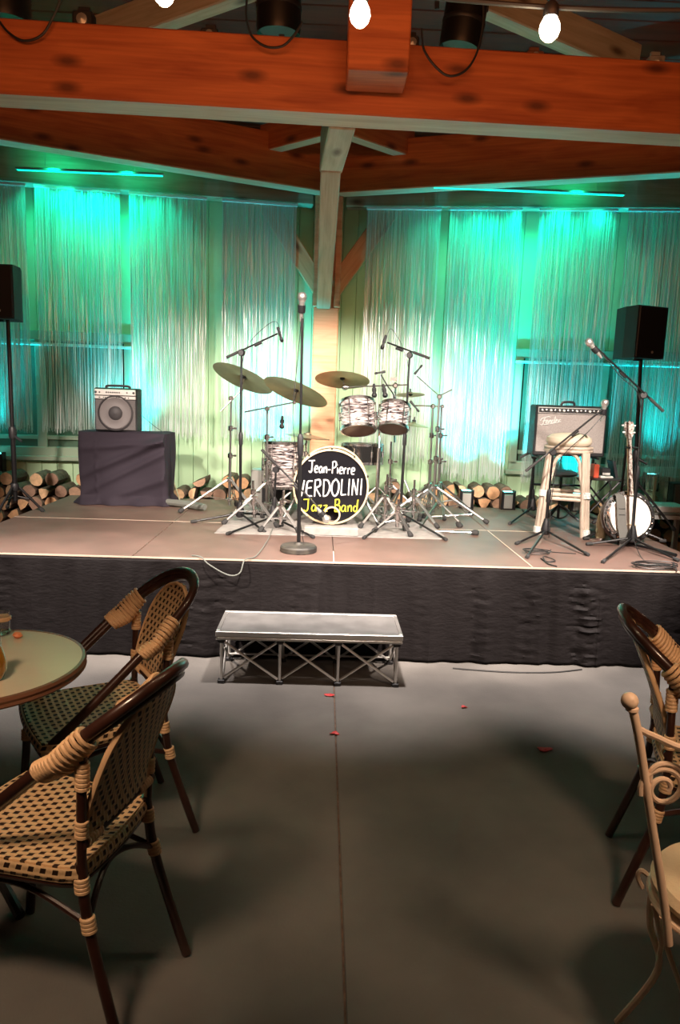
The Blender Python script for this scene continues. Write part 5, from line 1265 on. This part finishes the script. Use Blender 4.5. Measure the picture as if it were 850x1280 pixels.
# ================================================================== rattan bistro chairs
def uv_sheet(name, fn, nu, nv, uvf, m, parent, thick=.012):
    vs = []; uvs = []
    for j in range(nv+1):
        for i in range(nu+1):
            vs.append(V(fn(i/nu, j/nv))); uvs.append(uvf(i/nu, j/nv))
    n = len(vs); nr = []
    def at(i, j): return vs[min(max(j, 0), nv)*(nu+1)+min(max(i, 0), nu)]
    for j in range(nv+1):
        for i in range(nu+1):
            d = (at(i+1, j)-at(i-1, j)).cross(at(i, j+1)-at(i, j-1)); nr.append(d.normalized() if d.length > 1e-9 else V((0, 0, 1)))
    allv = [p+q*thick/2 for p, q in zip(vs, nr)]+[p-q*thick/2 for p, q in zip(vs, nr)]
    fs = []
    for j in range(nv):
        for i in range(nu):
            a = j*(nu+1)+i; fs.append((a, a+1, a+nu+2, a+nu+1)); fs.append((a+n+nu+1, a+n+nu+2, a+n+1, a+n))
    bd = [(j, 0) for j in range(0)]
    ring = [i for i in range(nu+1)]+[j*(nu+1)+nu for j in range(1, nv+1)]+[nv*(nu+1)+i for i in range(nu-1, -1, -1)]+[j*(nu+1) for j in range(nv-1, 0, -1)]
    for k in range(len(ring)):
        a, b = ring[k], ring[(k+1) % len(ring)]; fs.append((b, a, a+n, b+n))
    me = bpy.data.meshes.new(name); me.from_pydata([tuple(p) for p in allv], [], fs); me.materials.append(m)
    uvl = me.uv_layers.new(name='UVMap'); uu = uvs+uvs
    for l in me.loops: uvl.data[l.index].uv = uu[l.vertex_index]
    me.polygons.foreach_set('use_smooth', [True]*len(me.polygons)); me.update()
    try: me.set_sharp_from_angle(angle=radians(50))
    except Exception: pass
    o = bpy.data.objects.new(name, me); C.objects.link(o); o.parent = parent; return o
def rattan_chair(loc, rz, label):
    t = T('bistro_chair', label, 'chair', loc, rotz=rz, group='woven rattan bistro chairs', local=True)
    SH = .465
    # seat
    def hw_(v): return .190+.030*v
    def seatf(u, v):
        x = (u*2-1); y = -.20+.40*v
        r = 1
        if v > .78: r = 1-.10*((v-.78)/.22)**2
        if v < .15: r = 1-.06*((.15-v)/.15)**2
        return (x*hw_(v)*r, y+.012*(1-x*x)*(1 if v > .5 else -1)*abs(v-.5)*2, SH+.004-.010*(1-x*x)*(1-(2*v-1)**2))
    st_ = uv_sheet('seat', seatf, 16, 16, lambda u, v: ((u-.5)*.40, v*.40), M_['cane'], t.o, .014)
    # woven edge band
    ring = [V(seatf(u, 0)) for u in [i/10 for i in range(11)]]+[V(seatf(1, v)) for v in [i/10 for i in range(1, 11)]]+[V(seatf(u, 1)) for u in [1-i/10 for i in range(1, 11)]]+[V(seatf(0, v)) for v in [1-i/10 for i in range(1, 10)]]
    m = len(ring); cum = [0]
    for k in range(m): cum.append(cum[-1]+(ring[(k+1) % m]-ring[k]).length)
    def band(u, v):
        i = int(round(u*m)) % m; p = ring[i]; c = V((0, 0, p.z)); e = (p-c).normalized()
        return p+e*(.004+.006*sin(pi*v))+V((0, 0, .004-.034*v))
    uv_sheet('seat_edge', band, m, 3, lambda u, v: (u*cum[-1], v*.042), M_['cane'], st_, .006)
    t.p('seat_frame', MB().tube([V((p.x*.965, p.y*.965, SH-.036)) for p in ring], .0115, 8, closed=True), M_['dkrattan'])
    # outer hoop that runs down into sloping arms
    half = [(.198, .185, SH-.01), (.203, .10, SH+.062), (.206, -.02, SH+.168), (.204, -.14, SH+.274), (.195, -.232, SH+.352), (.165, -.300, SH+.408), (.10, -.350, SH+.449), (0, -.370, SH+.466)]
    outer = smooth_pts(half+[(-x, y, z) for x, y, z in half[-2::-1]], 6)
    t.p('arm_hoop', MB().tube(outer, .0155, 10), M_['dkrattan'])
    # second cane running close inside the first
    inner = [V((q.x*.92, q.y+.004+.010*(1 if q.y > -.2 else (.37+q.y)/.17), q.z-.0215)) for q in outer]
    t.p('inner_hoop', MB().tube(inner, .0135, 10), M_['dkrattan'])
    # cane back panel
    zb0 = SH+.085
    def bw(v):
        z = zb0+(SH+.422-zb0)*v
        w_ = .166 if v < .55 else .166*sqrt(max(0, 1-((v-.55)/.46)**2.3))
        return z, max(.006, w_*(.93+.07*min(1, v/.3)))
    def backf(u, v):
        z, w_ = bw(v); x = (u*2-1)*w_
        y = -.214-.122*max(0, (z-SH-.12)/.31)**1.25-.014*(1-(2*u-1)**2)
        return (x, y, z)
    bk_ = uv_sheet('back_panel', backf, 16, 24, lambda u, v: ((u*2-1)*bw(v)[1], bw(v)[0]), M_['cane'], t.o, .010)
    edge = [V(backf(0, v/24)) for v in range(25)]+[V(backf(1, 1-v/24)) for v in range(25)]
    t.p('back_piping', MB().tube(edge, .0085, 8, closed=True, flat=.8), M_['tan'], bk_)
    for s in (-1, 1): t.p('back_post', MB().tube([(s*.174, -.206, SH-.02), (s*.180, -.214, SH+.15), (s*.182, -.222, SH+.33)], .0125, 10), M_['dkrattan'])
    # lower back rail
    t.p('back_rail', MB().rod((-.185, -.215, zb0-.012), (.185, -.215, zb0-.012), .0115, 8), M_['dkrattan'])
    for s in (-1, 1):
        w_ = MB(); wrap(w_, (s*.17, -.215, zb0-.012), (s*.10, -.215, zb0-.012), .0155, 6); t.p('rail_binding', w_, M_['tan'])
    for s in (-1, 1):
        # rear leg and front leg
        rl = t.p('rear_leg', MB().tube(smooth_pts([(s*.174, -.205, SH+.02), (s*.177, -.220, SH-.12), (s*.184, -.258, .2), (s*.194, -.318, .004)], 5), .0145, 10), M_['dkrattan'])
        fl_ = t.p('front_leg', MB().tube(smooth_pts([(s*.203, .178, SH-.015), (s*.203, .188, .28), (s*.208, .215, .004)], 5), .0145, 10), M_['dkrattan'])
        for (pa, pb_, par) in (((s*.176, -.209, SH-.055), (s*.175, -.206, SH-.015), rl), ((s*.179, -.228, SH-.155), (s*.178, -.221, SH-.115), rl), ((s*.203, .186, SH-.155), (s*.203, .184, SH-.115), fl_), ((s*.203, .180, SH-.05), (s*.203, .178, SH-.01), fl_)):
            w_ = MB(); wrap(w_, pa, pb_, .0195, 4); t.p('binding', w_, M_['tan'], par)
        w_ = MB(); wrap(w_, (s*.177, -.211, SH+.09), (s*.178, -.213, SH+.135), .0175, 4); t.p('binding', w_, M_['tan'])
        # fan binding that lashes both hoops to the post
        mb = MB(); cand = [(p_, q_) for p_, q_ in zip(outer, inner) if p_.x*s > .05]
        for k in range(13):
            f = k/12; zt_ = SH+.268+.092*f
            p, q = min(cand, key=lambda c_: abs(c_[0].z-zt_)); ii = cand.index((p, q))
            tgt = (cand[min(ii+2, len(cand)-1)][0]-cand[max(ii-2, 0)][0]).normalized()*(1 if s > 0 else -1)
            if tgt.z < 0: tgt = -tgt
            wv = (zt_-p.z)/max(.2, tgt.z); c = (p+q)/2+tgt*wv+V((0, .0, -.004-.016*(1-abs(f-.45)*2)))
            d = (p-q); d -= tgt*d.dot(tgt); d.normalize(); sd = tgt.cross(d).normalized(); L = .034+.012*sin(pi*f)
            mb.tube([c+d*(cos(2*pi*a/18)*L)+sd*(sin(2*pi*a/18)*.0235) for a in range(18)], .0068, 6, closed=True)
        t.p('fan_binding', mb, M_['tan'])
        w_ = MB(); wrap(w_, (s*.181, -.219, SH+.215), (s*.182, -.221, SH+.285), .0185, 6); t.p('binding', w_, M_['tan'])
        # side stretcher and curved bracket
        t.p('side_stretcher', MB().tube(smooth_pts([(s*.180, -.225, SH-.135), (s*.17, -.09, SH-.09), (s*.175, .0, SH-.07), (s*.18, .09, SH-.09), (s*.200, .185, SH-.135)], 5), .0085, 8), M_['dkrattan'])
    for y_, w0 in ((-.225, .180), (.186, .203)):
        t.p('cross_stretcher', MB().tube(smooth_pts([(-w0, y_, SH-.135), (-w0*.5, y_*.9, SH-.085), (0, y_*.85, SH-.065), (w0*.5, y_*.9, SH-.085), (w0, y_, SH-.135)], 5), .0085, 8), M_['dkrattan'])
    return t
near_ = rattan_chair((-.700, 1.742, 0), radians(74), 'rattan bistro chair nearest the camera at lower left')
near_.o.scale = (.87, 1, 1)
rattan_chair((-.797, 2.40, 0), radians(121.5), 'rattan bistro chair behind the other, facing the round table')
rattan_chair((1.36, 2.13, 0), radians(-108.6), 'rattan bistro chair at the right edge turned away from the aisle')

# ================================================================== cream wrought-iron chair at the right edge
wy = 1.42
def Q(px, py, dy=0): return P(px, py, Y=wy+dy)
t = T('iron_chair', 'cream wrought-iron chair with scrollwork and round cushion at the lower right edge', 'chair', (Q(830, 1200).x+.1, wy, 0))
post = smooth_pts([Q(790, 882), Q(799, 925), Q(808, 985), Q(818, 1050), Q(826, 1100), Q(833, 1150), Q(836, 1180)], 5)
t.p('back_post', MB().tube(post, .0095, 10), M_['iron'])
kn = Q(787, 876); t.p('knob', MB().lathe([(.0185*sin(pi*k/10), -.0185*cos(pi*k/10)) for k in range(11)], kn, (0, 0, 1), 16), M_['iron'])
t.p('collar', MB().lathe([(.010, -.006), (.014, -.003), (.014, .003), (.010, .006)], Q(790, 886), (0, 0, 1), 14), M_['iron'])
t.p('top_rail', MB().tube(smooth_pts([Q(793, 903), Q(800, 912), Q(822, 922), Q(850, 934, -.02), Q(900, 945, -.05), Q(950, 930, -.08)], 5), .0075, 8), M_['iron'])
sc_ = Q(829, 985); pts = []
for k in range(34):
    a = radians(200-k*18); r = .052*(1-k/44); pts.append(sc_+V((cos(a)*r, 0, sin(a)*r)))
t.p('scroll', MB().tube(pts, [.0062]*30+[.006, .0055, .005, .004], 8), M_['iron'])
t.p('scroll', MB().tube(smooth_pts([Q(812, 975), Q(815, 962), Q(826, 955), Q(842, 957), Q(858, 970), Q(872, 990)], 5), .006, 8), M_['iron'])
pts = []
sc2 = Q(880, 985, -.05)
for k in range(34):
    a = radians(-20+k*18); r = .052*(1-k/44); pts.append(sc2+V((cos(a)*r, 0, sin(a)*r)))
t.p('scroll', MB().tube(pts, .006, 8), M_['iron'])
post2 = smooth_pts([Q(965, 882, -.08), Q(958, 985, -.08), Q(950, 1100, -.08), Q(945, 1180, -.08)], 5)
t.p('back_post', MB().tube(post2, .0095, 10), M_['iron'])
cs = P(920, 1122, Z=.46)
t.p('seat_ring', MB().tube([cs+V((cos(2*pi*k/40)*.185, sin(2*pi*k/40)*.185, -.028)) for k in range(40)], .0085, 8, closed=True), M_['iron'])
t.p('seat_mesh', MB().lathe([(0, -.03), (.18, -.03), (.18, -.022), (0, -.022)], cs, (0, 0, 1), 32), M_['iron'])
cu = t.p('cushion', MB().lathe([(0, -.018), (.16, -.018), (.185, -.002), (.188, .012), (.175, .030), (.12, .040), (.112, .034), (.105, .041), (.05, .044), (.042, .037), (.034, .044), (0, .043)], cs, (0, 0, 1), 48), M_['cushion'])
t.p('seat_tie', MB().tube(smooth_pts([cs+V((-.186, .06, .012)), cs+V((-.20, .065, .02)), cs+V((-.205, .07, .0)), cs+V((-.19, .07, -.03))], 4), .006, 6), M_['yink'] if False else M_['iron'])
for (ang_, px_f) in ((150, 0), (35, 1), (215, 2), (325, 3)):
    a = radians(ang_); e = V((cos(a), sin(a), 0)); tp = cs+e*.18+V((0, 0, -.03)); ft = V((cs.x, cs.y, .006))+e*.225; kne = V((cs.x, cs.y, .20))+e*.145
    l = t.p('leg', MB().tube(smooth_pts([tp, tp.lerp(kne, .5)+e*.012, kne, ft], 6), .0085, 8), M_['iron'])
    s_ = V((-e.y, e.x, 0))
    for sg in (-1, 1):
        t.p('leg_scroll', MB().tube(smooth_pts([kne, kne+s_*sg*.035+V((0, 0, .07)), kne+s_*sg*.075+V((0, 0, .14)), cs+e*.17+s_*sg*.085+V((0, 0, -.03))], 5), .0062, 8), M_['iron'], l)
# ================================================================== petals on the floor
for (px, py, s, lab) in ((412, 869, .020, 'red petal on the floor just before the step'), (418, 917, .017, 'dark red petal on the floor joint in the aisle'), (580, 884, .013, 'small red petal right of the step on the bright floor'), (680, 937, .026, 'largest red petal on the floor at right')):
    c = P(px, py, Z=.004); mb = MB(); n = 14; vs = []
    for (k, (sc_, dz_)) in enumerate(((0, .006), (.6, .004), (1, .007))):
        for i in range(n):
            a = 2*pi*i/n; r = s*sc_*(1+.25*sin(a*3+px)); vs.append((c.x+cos(a)*r*1.3, c.y+sin(a)*r*.8, dz_+.003*sin(a*2+py)*sc_))
    fs = [(k*n+i, k*n+(i+1) % n, (k+1)*n+(i+1) % n, (k+1)*n+i) for k in range(2) for i in range(n)]
    o = mb.add(vs, fs).build('petal', M_['petal']); tag(o, lab, 'petal', 'red petals on the floor')
    md = o.modifiers.new('thick', 'SOLIDIFY'); md.thickness = .0015
